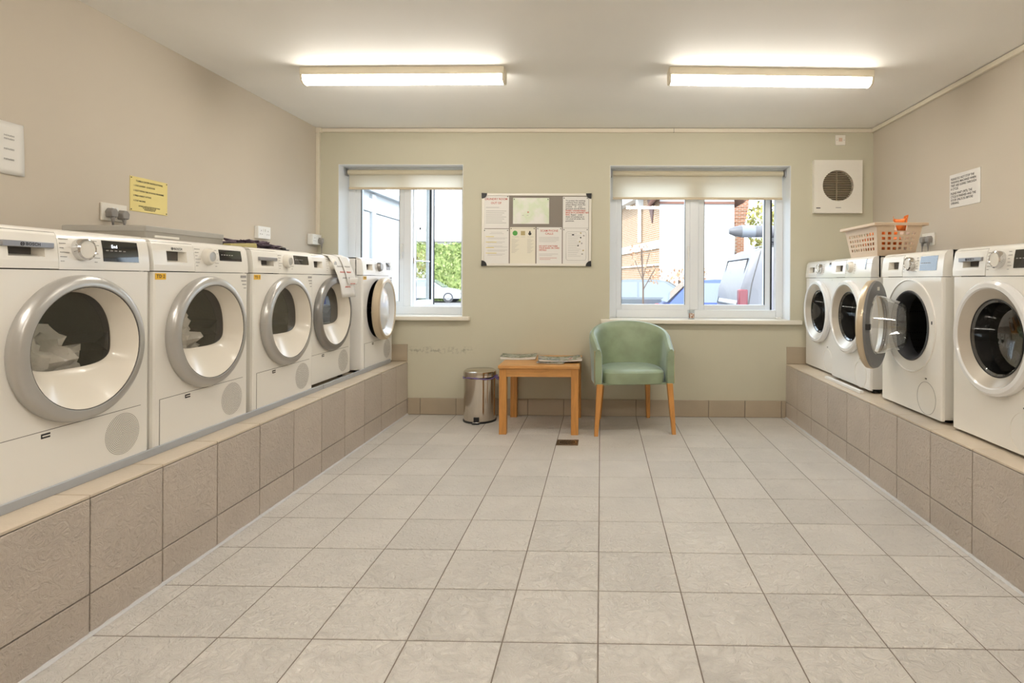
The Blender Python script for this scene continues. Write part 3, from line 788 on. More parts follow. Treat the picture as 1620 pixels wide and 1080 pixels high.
text('         Repair   under\nthese circumstances is\nnot covered under the\nguarantee.', .0168, (w * .11, -.002, -.143), FRONT, M_INK, p, bold=.0003, sx=1.02)
p, w, h = sheet(890.4, 360.4, 930.6, 417, 'white sheet with a rounded border and little pictures, bottom right of the board')
fr = MB(); bpts = []
for cx, cz, t0 in ((w - .035, -.045, 0), (.045, -.045, 1), (.045, -h + .05, 2), (w - .035, -h + .05, 3)):
    for k in range(5): a = PI / 2 * (t0 + k / 4); bpts.append((cx + .016 * math.cos(a), -.0018, cz + .016 * math.sin(a)))
fr.tube(bpts + [bpts[0]], .0010, 5); fr.build('border', M_INKG, p)
lines(p, w, [(-.045 - k * .0145, .2, .55 + .1 * ((k * 3) % 4) / 2) for k in range(14)], M_INKG, .0018)
for k, (px, pz) in enumerate(((.40, -.055), (.70, -.040), (.82, -.062), (.70, -.078), (.66, -.112), (.74, -.126), (.60, -.145), (.80, -.185), (.76, -.215))):
    MB().box(-.006 - .003 * (k == 0), .006 + .003 * (k == 0), -.0008, 0, -.005, .005).build('small_picture', (M_INK, M_TAN, M_INKG)[k % 3], p, (w * px, -.0013, pz), (0, .4 * k, 0))

# extractor fan
fx, fz = 1.953, 1.702; fh = .436; fw = .197
fan = empty('extractor_fan', (fx, YW, fz)); tag(fan, 'white square wall extractor fan with a round slatted grille', 'fan')
m = MB(); hole_plate(m, -fw, fw, 0, fh, -.002, .225, .127, -.050, .045)
for q4 in (((-fw, 0), (fw, 0)), ((fw, 0), (fw, fh)), ((fw, fh), (-fw, fh)), ((-fw, fh), (-fw, 0))):
    (xa, za), (xb, zb) = q4; m.quad((xa, -.05, za), (xb, -.05, zb), (xb, 0, zb), (xa, 0, za))
m.build('housing', M_PLASTICW, fan)
MB().lathe([(.128, -.006), (.0005, -.005)], 32, 'y', (-.002, 0, .225)).build('dark_duct', simple('duct_brown', (.045, .028, .016), .6), fan)
m = MB()
for k in range(24):
    z = .055 + k * .0148
    for s in (-1, 1):
        dz = abs(z - .225); half = math.sqrt(max(0, .1285 ** 2 - dz ** 2)) if dz < .1285 else 0
        if s < 0: m.box(-fw + .002, -.002 - half, -.0525, -.050, z, z + .004)
        else: m.box(-.002 + half, fw - .002, -.0525, -.050, z, z + .004)
m.build('ribbing', M_PLASTICW, fan)
for k in range(17):
    z = .225 + (k - 8) * .0148; dz = abs(z - .225); half = math.sqrt(.1275 ** 2 - dz ** 2)
    MB().rings([[(-.002 - half, -.050, z - .0035), (-.002 - half, -.046, z - .0055), (-.002 - half, -.030, z + .001), (-.002 - half, -.034, z + .003)], [(-.002 + half, -.050, z - .0035), (-.002 + half, -.046, z - .0055), (-.002 + half, -.030, z + .001), (-.002 + half, -.034, z + .003)]], True, True, True).build('slat', M_FANSLAT if False else simple('slat_cream', (.62, .53, .40), .45), fan)
MB().box(-.004, .000, -.026, -.010, .10, .35).build('grille_bar', simple('slat_cream', (.62, .53, .40), .45), fan)
MB().box(-fw + .016, -fw + .050, -.0512, -.050, .036, .044).build('maker_plate', M_INK, fan)
MB().box(-.022, .022, -.0508, -.050, .040, .046).build('maker_mark', M_INKG, fan)

# fused spur above the fan
sw = empty('wall_switch', (1.985, YW, 2.270)); tag(sw, 'small square cream switch plate above the extractor fan', 'switch')
MB().box(-.042, .042, -.010, 0, 0, .084).build('plate', M_PLASTICW, sw, bevel=.003)
MB().box(-.014, .014, -.013, -.010, .030, .060).build('rocker', simple('switch_rocker', (.70, .52, .42), .4), sw, bevel=.002)
for s in (-1, 1): MB().lathe([(.003, -.0115), (.003, -.010)], 10, 'y', (s * .030, 0, .042), True).build('screw', M_GREYBAR, sw)

# ================================================================== LEFT AND RIGHT WALL THINGS
ROTL = (PI / 2, 0, PI / 2); ROTR = (PI / 2, 0, -PI / 2)
def wall_item(name, side, y, z, label, cat, group=None):
    o = empty(name, (WL if side == 'L' else WR, y, z), PI / 2 if side == 'L' else -PI / 2)   # local: x right, -y out of the wall
    return tag(o, label, cat, group)
s = wall_item('instruction_sign', 'L', 2.9915, 1.482, 'yellow plastic tumble dryer instruction sign on the left wall', 'sign')
MB().box(-.125, .125, -.003, 0, 0, .178).build('plate', M_YELLOW, s, bevel=.001)
text('TUMBLE DRYER INSTRUCTIONS', .0125, (0, -.0036, .163), FRONT, M_INK, s, ax='CENTER', bold=.0002)
text('1. LOAD LAUNDRY - CLOSE DOOR\n\n2. SELECT DRYING TIME OR DRYING PROGRAMME\n\n3. PRESS CORRECT OPTIONS\n\n4. START MACHINE', .0112, (-.105, -.0036, .138), FRONT, M_INK, s, sx=.80, line=1.15, bold=.0002)
text('DETAILED INSTRUCTIONS CAN BE FOUND\nIN THE USER MANUAL OR\nPLEASE CONTACT US', .0095, (0, -.0036, .034), FRONT, M_INK, s, ax='CENTER', sx=.78, line=.85, bold=.0002)
for a in (-.118, .118):
    for b in (.008, .170): MB().lathe([(.003, -.0045), (.003, -.003)], 10, 'y', (a, 0, b), True).build('screw', M_INK, s)
s = wall_item('paper_notice', 'L', 2.19, 1.555, 'plain white paper notice at the far left of the left wall', 'notice')
m = MB(); m.grid(lambda u, v: (-.14 + .28 * u, -.002 - .006 * (u ** 4) * (1 - v) - .004 * u * v * (1 - v), .212 * v), 12, 10); m.build('sheet', M_PAPER, s, solid=.0004)
text('minutes\nminutes\n\n\nminutes\n\n\nminutes', .013, (.078, -.0075, .163), FRONT, M_INK, s, ax='CENTER', line=1.05)
s = wall_item('wall_sign', 'R', 3.587, 1.614, 'white sign on the right wall asking not to stop the machines', 'sign')
MB().box(-.150, .150, -.004, 0, 0, .212).build('plate', M_PAPER, s, bevel=.001)
text('PLEASE DO NOT STOP THE\nWASHING MACHINES WHEN\nTHEY ARE GOING THROUGH\nA CYCLE.', .0205, (-.135, -.0048, .192), FRONT, M_INK, s, bold=.0003, sx=.92, line=1.02)
text('PLEASE WAIT UNTIL THE\nCYCLE IS FINISHED AND THE\nDOOR UNLOCKS BEFORE\nOPENING.', .0205, (-.135, -.0048, .100), FRONT, M_INK, s, bold=.0003, sx=.92, line=1.02)

def socket(side, y, z, label, depth=.010, holes=True):
    s = wall_item('power_socket', side, y, z, label, 'socket', 'double power sockets')
    MB().box(-.073, .073, -depth, 0, 0, .085).build('plate', M_WHITE if holes else M_PLASTICW, s, bevel=.003)
    for sx in (-1, 1):
        MB().box(sx * .012 - .007, sx * .012 + .007, -depth - .004, -depth, .048, .068).build('rocker', M_WHITE, s, bevel=.002)
        if holes:
            m = MB().box(sx * .040 - .002, sx * .040 + .002, -depth - .0006, -depth, .050, .058)
            for k in (-1, 1): m.box(sx * .040 + k * .011 - .0035, sx * .040 + k * .011 + .0035, -depth - .0006, -depth, .028, .032)
            m.build('pin_holes', M_SEAM, s)
    return s
def plug(side, y, z, label, depth, mat=M_PLUG, drop=.30, sway=0):
    s = wall_item('mains_plug', side, y, z, label, 'plug', 'grey mains plugs')
    m = MB(); m.rings([[(-.020, -depth, .0), (.020, -depth, 0), (.025, -depth, .030), (.012, -depth, .048), (-.012, -depth, .048), (-.025, -depth, .030)],
                      [(-.018, -depth - .030, .004), (.018, -depth - .030, .004), (.022, -depth - .030, .030), (.010, -depth - .030, .045), (-.010, -depth - .030, .045), (-.022, -depth - .030, .030)]], True, True, True)
    m.build('plug_body', mat, s, bevel=.004)
    MB().tube([(0, -depth - .018, .004), (0, -depth - .020, -.014), (0, -depth - .020, -.034)], [.010, .0075, .005], 10).build('strain_relief', mat, s)
    MB().tube([(0, -depth - .020, -.030), (sway * .3, -depth - .020, -.10), (sway, -depth - .015, -drop)], .0038, 8).build('cable', mat, s)
    return s
socket('L', 2.767, 1.416, 'double socket on the left wall holding two grey plugs', holes=False)
plug('L', 2.735, 1.430, 'grey plug in the left wall socket nearer the camera', .010)
plug('L', 2.802, 1.426, 'grey plug in the left wall socket beside the yellow sign', .010)
socket('L', 3.985, 1.418, 'empty white double socket on the left wall above the dark cloth', depth=.030)
s = socket('L', 4.700, 1.420, 'surface mounted socket box below the corner trunking', depth=.045)
plug('L', 4.735, 1.432, 'dark grey plug in the corner socket box', .045)
socket('R', 3.968, 1.388, 'double socket on the right wall behind the laundry basket', holes=False)
plug('R', 4.003, 1.405, 'grey plug in the right wall socket nearer the basket', .010)
plug('R', 3.932, 1.405, 'grey plug in the right wall socket farther from the basket', .010)

# ================================================================== ON TOP OF THE MACHINES
ZT = PH + .850
o = empty('flat_box', (-2.075, 2.595, ZT), math.radians(0)); tag(o, 'flat grey box lying across the tops of the first two dryers', 'box')
MB().box(-.175, .175, -.245, .245, .002, .048).build('box_body', M_GREYBOX, o, bevel=.004)
MB().box(-.178, .178, -.248, .248, .036, .062).build('lid', simple('grey_lid', (.40, .385, .35), .45), o, bevel=.004)
MB().box(.1755, .180, -.20, -.06, .014, .024).build('side_highlight', M_PLASTICW, o)  # pale strip that paints a highlight onto the box side
crumple('cloth', M_CLOTHP, (.085, .21, .034), (-1.94, 3.12, ZT + .014), 2, 'crumpled dark purple cloth on the third dryer', 'cloth', .5, 3.0, 44, 24, True)
o = MB().rings([[(-.02, -.10, 0), (.02, -.10, 0), (.02, -.10, .012), (-.02, -.10, .012)], [(-.025, .11, 0), (.025, .11, 0), (.02, .11, .026), (-.02, .11, .026)]], True, True, True).build('dust_brush', simple('olive_plastic', (.42, .36, .14), .6), None, (-1.835, 2.87, ZT + .001), bevel=.003)
tag(o, 'small olive yellow plastic wedge beside the grey box on the dryers', 'wedge')
o = MB().lathe([(.016, 0), (.018, .008), (.018, .020), (.012, .026), (.0005, .027)], 20, 'z', (0, 0, 0), True).box(.010, .034, -.008, .008, 0, .012).build('bottle_cap', M_BLACK, None, (-1.92, 3.50, ZT + .001))
o.location = (-1.90, 3.38, ZT + .001)
tag(o, 'small black cap standing on the third dryer', 'cap')
# notices draped over the fourth dryer
def drape(y0t, y1t, y0b, y1b, zb, lift, label, seed):
    path = [(-1.90, ZT + .002 + lift), (-1.84, ZT + .002 + lift), (-1.808 + lift, ZT - .008), (-1.790 + lift, ZT - .05), (-1.765 + lift, ZT - .13), (-1.752 + lift, ZT - .20), (-1.748 + lift, zb)]
    def fn(u, v):
        k = v * (len(path) - 1); i = min(int(k), len(path) - 2); t = k - i
        X = path[i][0] + (path[i+1][0] - path[i][0]) * t; Z = path[i][1] + (path[i+1][1] - path[i][1]) * t
        a = y0t + (y0b - y0t) * v; b = y1t + (y1b - y1t) * v
        return (X + .006 * math.sin(u * 5 + seed) * v, a + (b - a) * u, Z)
    o = MB().grid(fn, 10, 19).build('paper_notice', M_PAPER, None, solid=.0004)
    tag(o, label, 'notice', 'notices on the set-back dryer')
    def mark(v, u0, u1, mat, nm, wob):
        pts = []
        for k in range(14):
            u = u0 + (u1 - u0) * k / 13; p = Vector(fn(u, v + wob * math.sin(k * 2.1 + seed)))
            pts.append(p + Vector((.0018, 0, 0)))
        MB().tube(pts, .0014, 5).build(nm, mat, o)
    for j, (v, a, b, mt) in enumerate(((.55, .2, .8, M_INKG), (.63, .25, .7, M_INKR), (.72, .3, .85, M_INKG), (.86, .3, .75, M_INKR))): mark(v, a, b, mt, 'handwriting', .012)
    return o
drape(3.70, 3.92, 3.815, 4.04, PH + .565, .003, 'white handwritten notice draped over the set-back dryer down to its door', 1)
drape(3.87, 3.99, 3.93, 4.06, PH + .70, .007, 'smaller white notice overlapping the long one on the set-back dryer', 3)

# laundry basket
bk = empty('laundry_basket', (1.818, 3.735, ZT + .001)); tag(bk, 'cream plastic laundry basket with grid holes on a washing machine', 'basket')
bw, bd, bh = .112, .185, .200; fl = .045          # half sizes at the base, height, flare
def wall_grid(p00, p10, p01, p11, nu, nv, u0, u1, v0, v1, skip=None):
    """flat lattice panel between four corners with nu x nv rounded openings"""
    us = [0, u0]; vs = [0, v0]
    du, dv = (u1 - u0) / nu, (v1 - v0) / nv
    for i in range(nu): us += [u0 + du * (i + .20), u0 + du * (i + .80)]
    for j in range(nv): vs += [v0 + dv * (j + .22), v0 + dv * (j + .78)]
    us += [u1, 1]; vs += [v1, 1]
    us = sorted(set(us)); vs = sorted(set(vs))
    m = MB(); P = lambda u, v: tuple((Vector(p00) * (1-u) + Vector(p10) * u) * (1-v) + (Vector(p01) * (1-u) + Vector(p11) * u) * v)
    for i in range(len(us) - 1):
        for j in range(len(vs) - 1):
            uc, vc = (us[i] + us[i+1]) / 2, (vs[j] + vs[j+1]) / 2
            fu, fv = ((uc - u0) / du) % 1, ((vc - v0) / dv) % 1
            inside = u0 < uc < u1 and v0 < vc < v1 and .2 < fu < .8 and .22 < fv < .78
            if skip and skip(uc, vc): inside = True
            if not inside: m.quad(P(us[i], vs[j]), P(us[i+1], vs[j]), P(us[i+1], vs[j+1]), P(us[i], vs[j+1]))
    return m
b0 = [(-bw, -bd, 0), (bw, -bd, 0), (bw, bd, 0), (-bw, bd, 0)]
t0 = [(-bw - fl * .6, -bd - fl, bh), (bw + fl * .6, -bd - fl, bh), (bw + fl * .6, bd + fl, bh), (-bw - fl * .6, bd + fl, bh)]
slot = lambda u, v: .42 < u < .66 and .80 < v < .93
for i in range(4):
    j = (i + 1) % 4; long = i in (1, 3)
    wall_grid(b0[i], b0[j], t0[i], t0[j], 10 if long else 6, 4, .08, .92, .15, .76, None if long else slot).build('side_wall', M_BASKET, bk, solid=.004, smooth=False)
MB().box(-bw, bw, -bd, bd, 0, .004).build('base', M_BASKET, bk)
ring1 = [(x * 1.0, y * 1.0, bh) for x, y, z in t0]; e = .022
outer = [(x + (e if x > 0 else -e), y + (e if y > 0 else -e), bh - .002) for x, y, z in t0]
drop = [(x, y, bh - .018) for x, y, z in outer]
MB().rings([ring1, outer, drop]).build('rim', M_BASKET, bk, solid=.004, bevel=.004)
bag = crumple('orange_bag', M_ORANGE, (.088, .150, .075), (1.818, 3.735, ZT + .100), 4, 'orange plastic bag with its handles sticking up out of the laundry basket', 'bag', .30, 2.8)
hd = MB()
for k in range(2):
    hd.grid(lambda u, v, k=k: (1.872 + .07 * (u - .5) * (.6 + .7 * v) + .02 * k, 3.60 + .03 * math.sin(u * 7 + k * 2) * v + .02 * k, ZT + .160 + .090 * v * (1 - .2 * math.sin(u * PI + k))), 10, 6)
o = hd.build('knotted_handles', M_ORANGE, None, solid=.0015); o.parent = bag; o.location = -bag.location
o = MB().tube([(1.80, 2.20, ZT + .004), (1.80, 2.33, ZT + .012), (1.80, 2.40, ZT + .018)], .0035, 8).build('pen', simple('red_plastic', (.5, .04, .03), .4), None)
tag(o, 'thin red stick lying on the nearest washing machine', 'stick')

# ================================================================== TABLE, CHAIR, BIN
tb = empty('side_table', (-.4525, 4.476, 0)); tag(tb, 'square light oak side table against the back wall', 'table')
MB().box(-.300, .300, -.300, .300, .485, .508).build('table_top', M_TABLE, tb, bevel=.003)
for sx in (-1, 1):
    for sy in (-1, 1):
        a, b = sorted((sx * .292, sx * .238)); c, d = sorted((sy * .290, sy * .236))
        MB().box(a, b, c, d, 0, .485).build('leg', M_LEGWOOD, tb, bevel=.002)
for sy in (-1, 1): MB().box(-.238, .238, sy * .275 - .011, sy * .275 + .011, .425, .485).build('apron', M_TABLE, tb)
for sx in (-1, 1): MB().box(sx * .275 - .011, sx * .275 + .011, -.236, .236, .425, .485).build('apron', M_LEGWOOD, tb)

M_MAG1 = blotch_mat('magazine_cover_green', [(.03, .04, .02), (.22, .24, .17), (.42, .42, .37), (.07, .10, .03), (.35, .30, .24)], 30, .7)
M_MAG2 = blotch_mat('magazine_cover_mixed', [(.02, .02, .02), (.32, .34, .36), (.12, .14, .05), (.50, .48, .42), (.30, .06, .04)], 18, .65)
def magazine(loc, rz, w, d, th, mat, label, curl=.0, roll=False):
    o = empty('magazine', loc, rz); tag(o, label, 'magazine', 'magazines on the side table')
    def prof(u): return curl * (abs(u - .5) * 2) ** 2
    for k, (zz, mt, nm) in enumerate(((0, mat, 'back_cover'), (th, mat, 'front_cover'))):
        MB().grid(lambda u, v: (-w/2 + w*u, -d/2 + d*v, zz + prof(u) * (.4 + .6 * k)), 12, 6).build(nm, mt, o, solid=.0006)
    m = MB()
    m.rings([[(-w/2 + .003 + (w - .006) * u, -d/2 + .002, .001 + prof(u) * .4) for u in [i / 11 for i in range(12)]] + [(-w/2 + .003 + (w - .006) * u, -d/2 + .002, th - .001 + prof(u)) for u in [1 - i / 11 for i in range(12)]],
             [(-w/2 + .003 + (w - .006) * u, d/2 - .002, .001 + prof(u) * .4) for u in [i / 11 for i in range(12)]] + [(-w/2 + .003 + (w - .006) * u, d/2 - .002, th - .001 + prof(u)) for u in [1 - i / 11 for i in range(12)]]], True, True, True)
    m.build('pages', M_PAPER, o)
    return o
magazine((-.655, 4.58, .509), .05, .28, .21, .016, M_MAG1, 'green grey folded magazine overhanging the table at its back left', .010)
magazine((-.36, 4.41, .510), -.16, .21, .26, .006, M_MAG2, 'thin magazine lying open side up under the other on the table', .004)
magazine((-.315, 4.405, .5215), .14, .33, .22, .010, M_MAG2, 'glossy magazine lying on top at the middle of the table', .012)

# bin
bn = empty('pedal_bin', (-.975, 4.610, 0)); tag(bn, 'polished steel pedal bin with a purple liner edge beside the table', 'bin')
MB().lathe([(.128, .014), (.128, .352)], 56, 'z').build('bin_body', M_STEEL, bn)
MB().lathe([(.120, 0), (.133, .001), (.134, .012), (.129, .016)], 56, 'z', (0, 0, 0), True).build('base_ring', M_BLACK, bn)
ld = MB().lathe([(.132, .362), (.133, .385), (.130, .402), (.118, .411), (.0005, .416)], 56, 'z').build('lid', M_STEEL, bn)
m = MB()
pts = [(.134 * math.cos(t) * (1 + .02 * math.sin(7 * t)), .134 * math.sin(t) * (1 + .02 * math.sin(7 * t)), .355 + .006 * math.sin(3 * t + 1)) for t in [2 * PI * k / 60 for k in range(61)]]
m.tube(pts, [.005 + .002 * math.sin(k * 1.3) for k in range(61)], 8); m.tube([(.13, -.02, .36), (.15, -.035, .35), (.155, -.04, .335)], [.012, .014, .006], 8)
m.build('liner_edge', M_PURPLE, bn)
pd = MB().box(-.030, .030, -.165, -.110, .004, .014).build('pedal', M_BLACK, bn, bevel=.003)
MB().box(-.024, .024, -.163, -.125, .014, .020).build('pedal_plate', M_CHROME, pd, bevel=.002)
MB().box(-.022, .022, -.1335, -.122, .020, .052).build('pedal_slot', M_BLACK, bn, bevel=.002)

# tub chair
ch = empty('tub_chair', (.226, 4.462, 0), math.radians(7)); tag(ch, 'green velvet tub chair with wooden legs under the right window', 'chair')
def upath(t):
    """U-shaped centre line of the shell, t in 0..1 from the left front arm round the back to the right front arm"""
    w, yfr, yb = .272, -.245, .160
    L1 = (yb - .0) - yfr - .20; La = PI * .235
    k = t * (2 * L1 + La)
    a, b = .272, .235
    if k < L1: return Vector((-w, yfr + k, 0)), Vector((-1, 0, 0))
    if k > L1 + La: return Vector((w, yfr + (2 * L1 + La - k), 0)), Vector((1, 0, 0))
    th = PI * (k - L1) / La
    p = Vector((-a * math.cos(th), yfr + L1 + b * math.sin(th), 0)); n = Vector((-math.cos(th) / a, math.sin(th) / b, 0)).normalized()
    return p, n
def shell_top(t):
    s = math.sin(PI * t)
    return .628 + .180 * s ** 1.15
NS = 49
R = []
for i in range(NS):
    t = i / (NS - 1); p, n = upath(t); zt = shell_top(t); th = .030; rk = .045 * math.sin(PI * t)      # back leans outward at the top
    if i in (0, NS - 1): th = .024
    sec = []
    for o_, z in ((-th, .372), (-th - .002, .45), (-th, zt - .05), (-th * .8, zt - .02), (-th * .3, zt - .002), (th * .3, zt), (th * .85, zt - .018), (th, zt - .05), (th, .45), (th * .95, .372)):
        lean = rk * max(0, (z - .45)) / .35
        sec.append(p + n * (o_ + lean) + Vector((0, 0, z)))
    R.append(sec)
MB().rings(R, True, True, True).build('shell', M_VELVET, ch)
# seat
def seat_ring(z, sc, fy):
    pts = []
    for i in range(48):
        a = 2 * PI * i / 48; c, s = math.cos(a), math.sin(a)
        x = .246 * sc * (abs(c) ** .45) * (1 if c >= 0 else -1); yv = .245 * sc * (abs(s) ** .45) * (1 if s >= 0 else -1)
        if yv > 0: x *= 1 - .25 * (yv / .245) ** 2
        pts.append((x, yv - .015 + fy, z))
    return pts
MB().rings([seat_ring(.374, .99, 0), seat_ring(.40, 1.0, 0), seat_ring(.432, 1.0, -.004), seat_ring(.452, .985, -.004), seat_ring(.466, .93, 0), seat_ring(.474, .80, 0), seat_ring(.480, .5, 0), seat_ring(.482, .05, 0)], True, True, True).build('seat', M_VELVET, ch)
MB().box(-.25, .25, -.225, .15, .364, .376).build('seat_base', M_VELVET, ch)
for sx, sy in ((-1, -1), (1, -1), (-1, 1), (1, 1)):
    if sy < 0: top, bot = (sx * .262, -.238), (sx * .290, -.262)
    else: top, bot = (sx * .185, .205), (sx * .205, .262)
    a, b = .021, .014
    def sq(c, r, z): return [(c[0]-r, c[1]-r, z), (c[0]+r, c[1]-r, z), (c[0]+r, c[1]+r, z), (c[0]-r, c[1]+r, z)]
    MB().rings([sq(bot, b, 0), sq(top, a, .374)], True, True, True).build('leg', M_LEGWOOD, ch, bevel=.002)
stud = MB().lathe([(.0052, 0), (.0045, .0025), (.0005, .004)], 8, 'x').mesh('stud', M_BRASS)
k = 0
for side in (0, 1):
    for i in range(22):
        z = .380 + i * .0115 if side == 0 else .380 + i * .0115
        t = .004 if side == 0 else .996
        p, n = upath(t); P = p + n * .026 + Vector((0, .006, 0))
        o = link_mesh('stud', stud, ch, (P.x, P.y, min(z, .612)), (0, 0, 0 if n.x > 0 else PI))

# floor drain
dr = empty('floor_drain', (-.228, 3.995, 0)); tag(dr, 'small bronze floor drain cover in front of the table', 'drain')
MB().box(-.076, .076, -.068, .068, -.002, .003).build('plate', M_GRATE, dr, bevel=.001)
m = MB()
for r0, cnt in ((.050, 16), (.034, 11), (.018, 6)):
    for i in range(cnt):
        a = 2 * PI * i / cnt
        m.lathe([(.0055, .0032), (.0005, .0033)], 8, 'z', (r0 * math.cos(a), r0 * math.sin(a), 0))
m.build('grate_holes', M_BLACK, dr)
MB().lathe([(.062, .003), (.062, .0045), (.058, .0045), (.058, .003)], 40, 'z').build('grate_ring', M_CHROME, dr)

# on the window sill
g = empty('glass_tumbler', (.765, YW + .055, W2[2])); tag(g, 'small clear glass tumbler with a brown picture on the right window sill', 'glass')
MB().lathe([(.0005, .004), (.026, .004), (.031, .078), (.0325, .078), (.0275, .0), (.0005, 0)], 24, 'z').build('glass_body', M_CLEAR, g)
m = MB().grid(lambda u, v: (.0315 * math.sin(-.8 + 1.6 * u), -.0315 * math.cos(-.8 + 1.6 * u), .012 + .040 * v), 8, 5)
m.build('printed_picture', blotch_mat('tumbler_print', [(.75, .72, .70), (.70, .62, .55), (.35, .16, .09), (.10, .07, .06)], 70), g)
crumple('tissue', M_PAPER, (.030, .020, .012), (1.515, YW + .12, W2[2] + .006), 9, 'small crumpled white tissue at the right end of the right sill', 'tissue', .5, 2.5, 20, 12, True)

# ================================================================== OUTSIDE
ZG = -.30
M_ASPH = simple('asphalt', (.15, .145, .14), .9, var=.12, vscale=3)
tag(MB().box(-40, 40, YO, 90, ZG - .1, ZG).build('ground_outside', M_ASPH), 'pale asphalt yard outside the windows', 'ground', kind='structure')
# white boarded garage running away on the left
M_GAR = simple('white_boards', (.62, .63, .64), .5)
gar = empty('boarded_garage', (-2.82, 5.35, ZG)); tag(gar, 'white boarded garage doors running away outside the left window', 'garage')
MB().box(-.9, -.03, 0, 3.25, 0, 2.55).build('garage_wall', M_GAR, gar)
MB().box(-.95, .05, -.05, 3.30, 2.50, 2.58).build('fascia', simple('grey_fascia', (.50, .52, .54), .5), gar)
for d0 in range(2):
    y0 = .02 + d0 * 1.61
    for k in range(10):
        MB().box(-.03, -.008, y0 + .12 + k * .145, y0 + .12 + k * .145 + .138, .12, 2.25).build('board', M_GAR, gar, bevel=.004)
    MB().box(-.03, .006, y0, y0 + .115, 0, 2.48).build('post', M_GAR, gar)
    MB().box(-.03, .006, y0 + .115, y0 + 1.6, 2.26, 2.42).build('lintel', M_GAR, gar)

def leafy(m, c, rad, n, size, seed, flat=False):
    rnd = random.Random(seed)
    for _ in range(n):
        while True:
            d = Vector((rnd.uniform(-1, 1), rnd.uniform(-1, 1), rnd.uniform(-1, 1)))
            if flat or d.length <= 1: break
        if rnd.random() < .6 and not flat and d.length > 0: d = d.normalized() * rnd.uniform(.75, 1)
        p = Vector((c[0] + d.x * rad[0], c[1] + d.y * rad[1], c[2] + d.z * rad[2]))
        e = Euler((rnd.uniform(0, 6.3), rnd.uniform(0, 6.3), rnd.uniform(0, 6.3))).to_matrix()
        s = size * rnd.uniform(.6, 1.3)
        a, b = e @ Vector((s, 0, 0)), e @ Vector((0, s * .55, 0))
        m.quad(p - a, p - b, p + a, p + b)
M_HEDGE = blotch_mat('hedge_leaves', [(.13, .19, .05), (.24, .31, .09), (.36, .40, .18)], 5, .7)
hg = empty('clipped_hedge', (-11, 38, ZG)); tag(hg, 'tall clipped green hedge far outside the left window', 'hedge')
m = MB(); m.grid(lambda u, v: (-5 + 10 * u, -.9 + .15 * mnoise.noise(Vector((u * 22, v * 9, 0))), 3.7 * v + .15 * mnoise.noise(Vector((u * 18, 3, 0))) * v), 50, 18)
m.grid(lambda u, v: (-5 + 10 * u, -.9 + 1.8 * v, 3.7 + .15 * mnoise.noise(Vector((u * 18, 3 + v, 0)))), 50, 5)
m.box(-5, 5, -.85, .9, 0, 3.65); m.build('hedge_mass', M_HEDGE, hg)
m = MB(); leafy(m, (0, -.95, 1.9), (5, .2, 1.9), 3500, .12, 1, True); m.build('leaves', M_HEDGE, hg, smooth=False)
bl = empty('white_bungalow', (-14, 47, ZG)); tag(bl, 'pale rendered building behind the far hedge', 'building')
M_REND = simple('white_render', (.62, .60, .57), .8)
MB().box(-9, 9, 0, 8, 0, 4.6).build('wall', M_REND, bl)
MB().rings([[(-9.4, -.5, 4.6), (9.4, -.5, 4.6), (9.4, 8.5, 4.6), (-9.4, 8.5, 4.6)], [(-8, 4, 8), (8, 4, 8), (8, 4.1, 8), (-8, 4.1, 8)]], True, True, True).build('roof', simple('pale_roof', (.60, .57, .54), .8), bl)
MB().box(-9.4, 9.4, -.55, -.45, 4.5, 4.65).build('gutter', M_GREYBAR, bl)

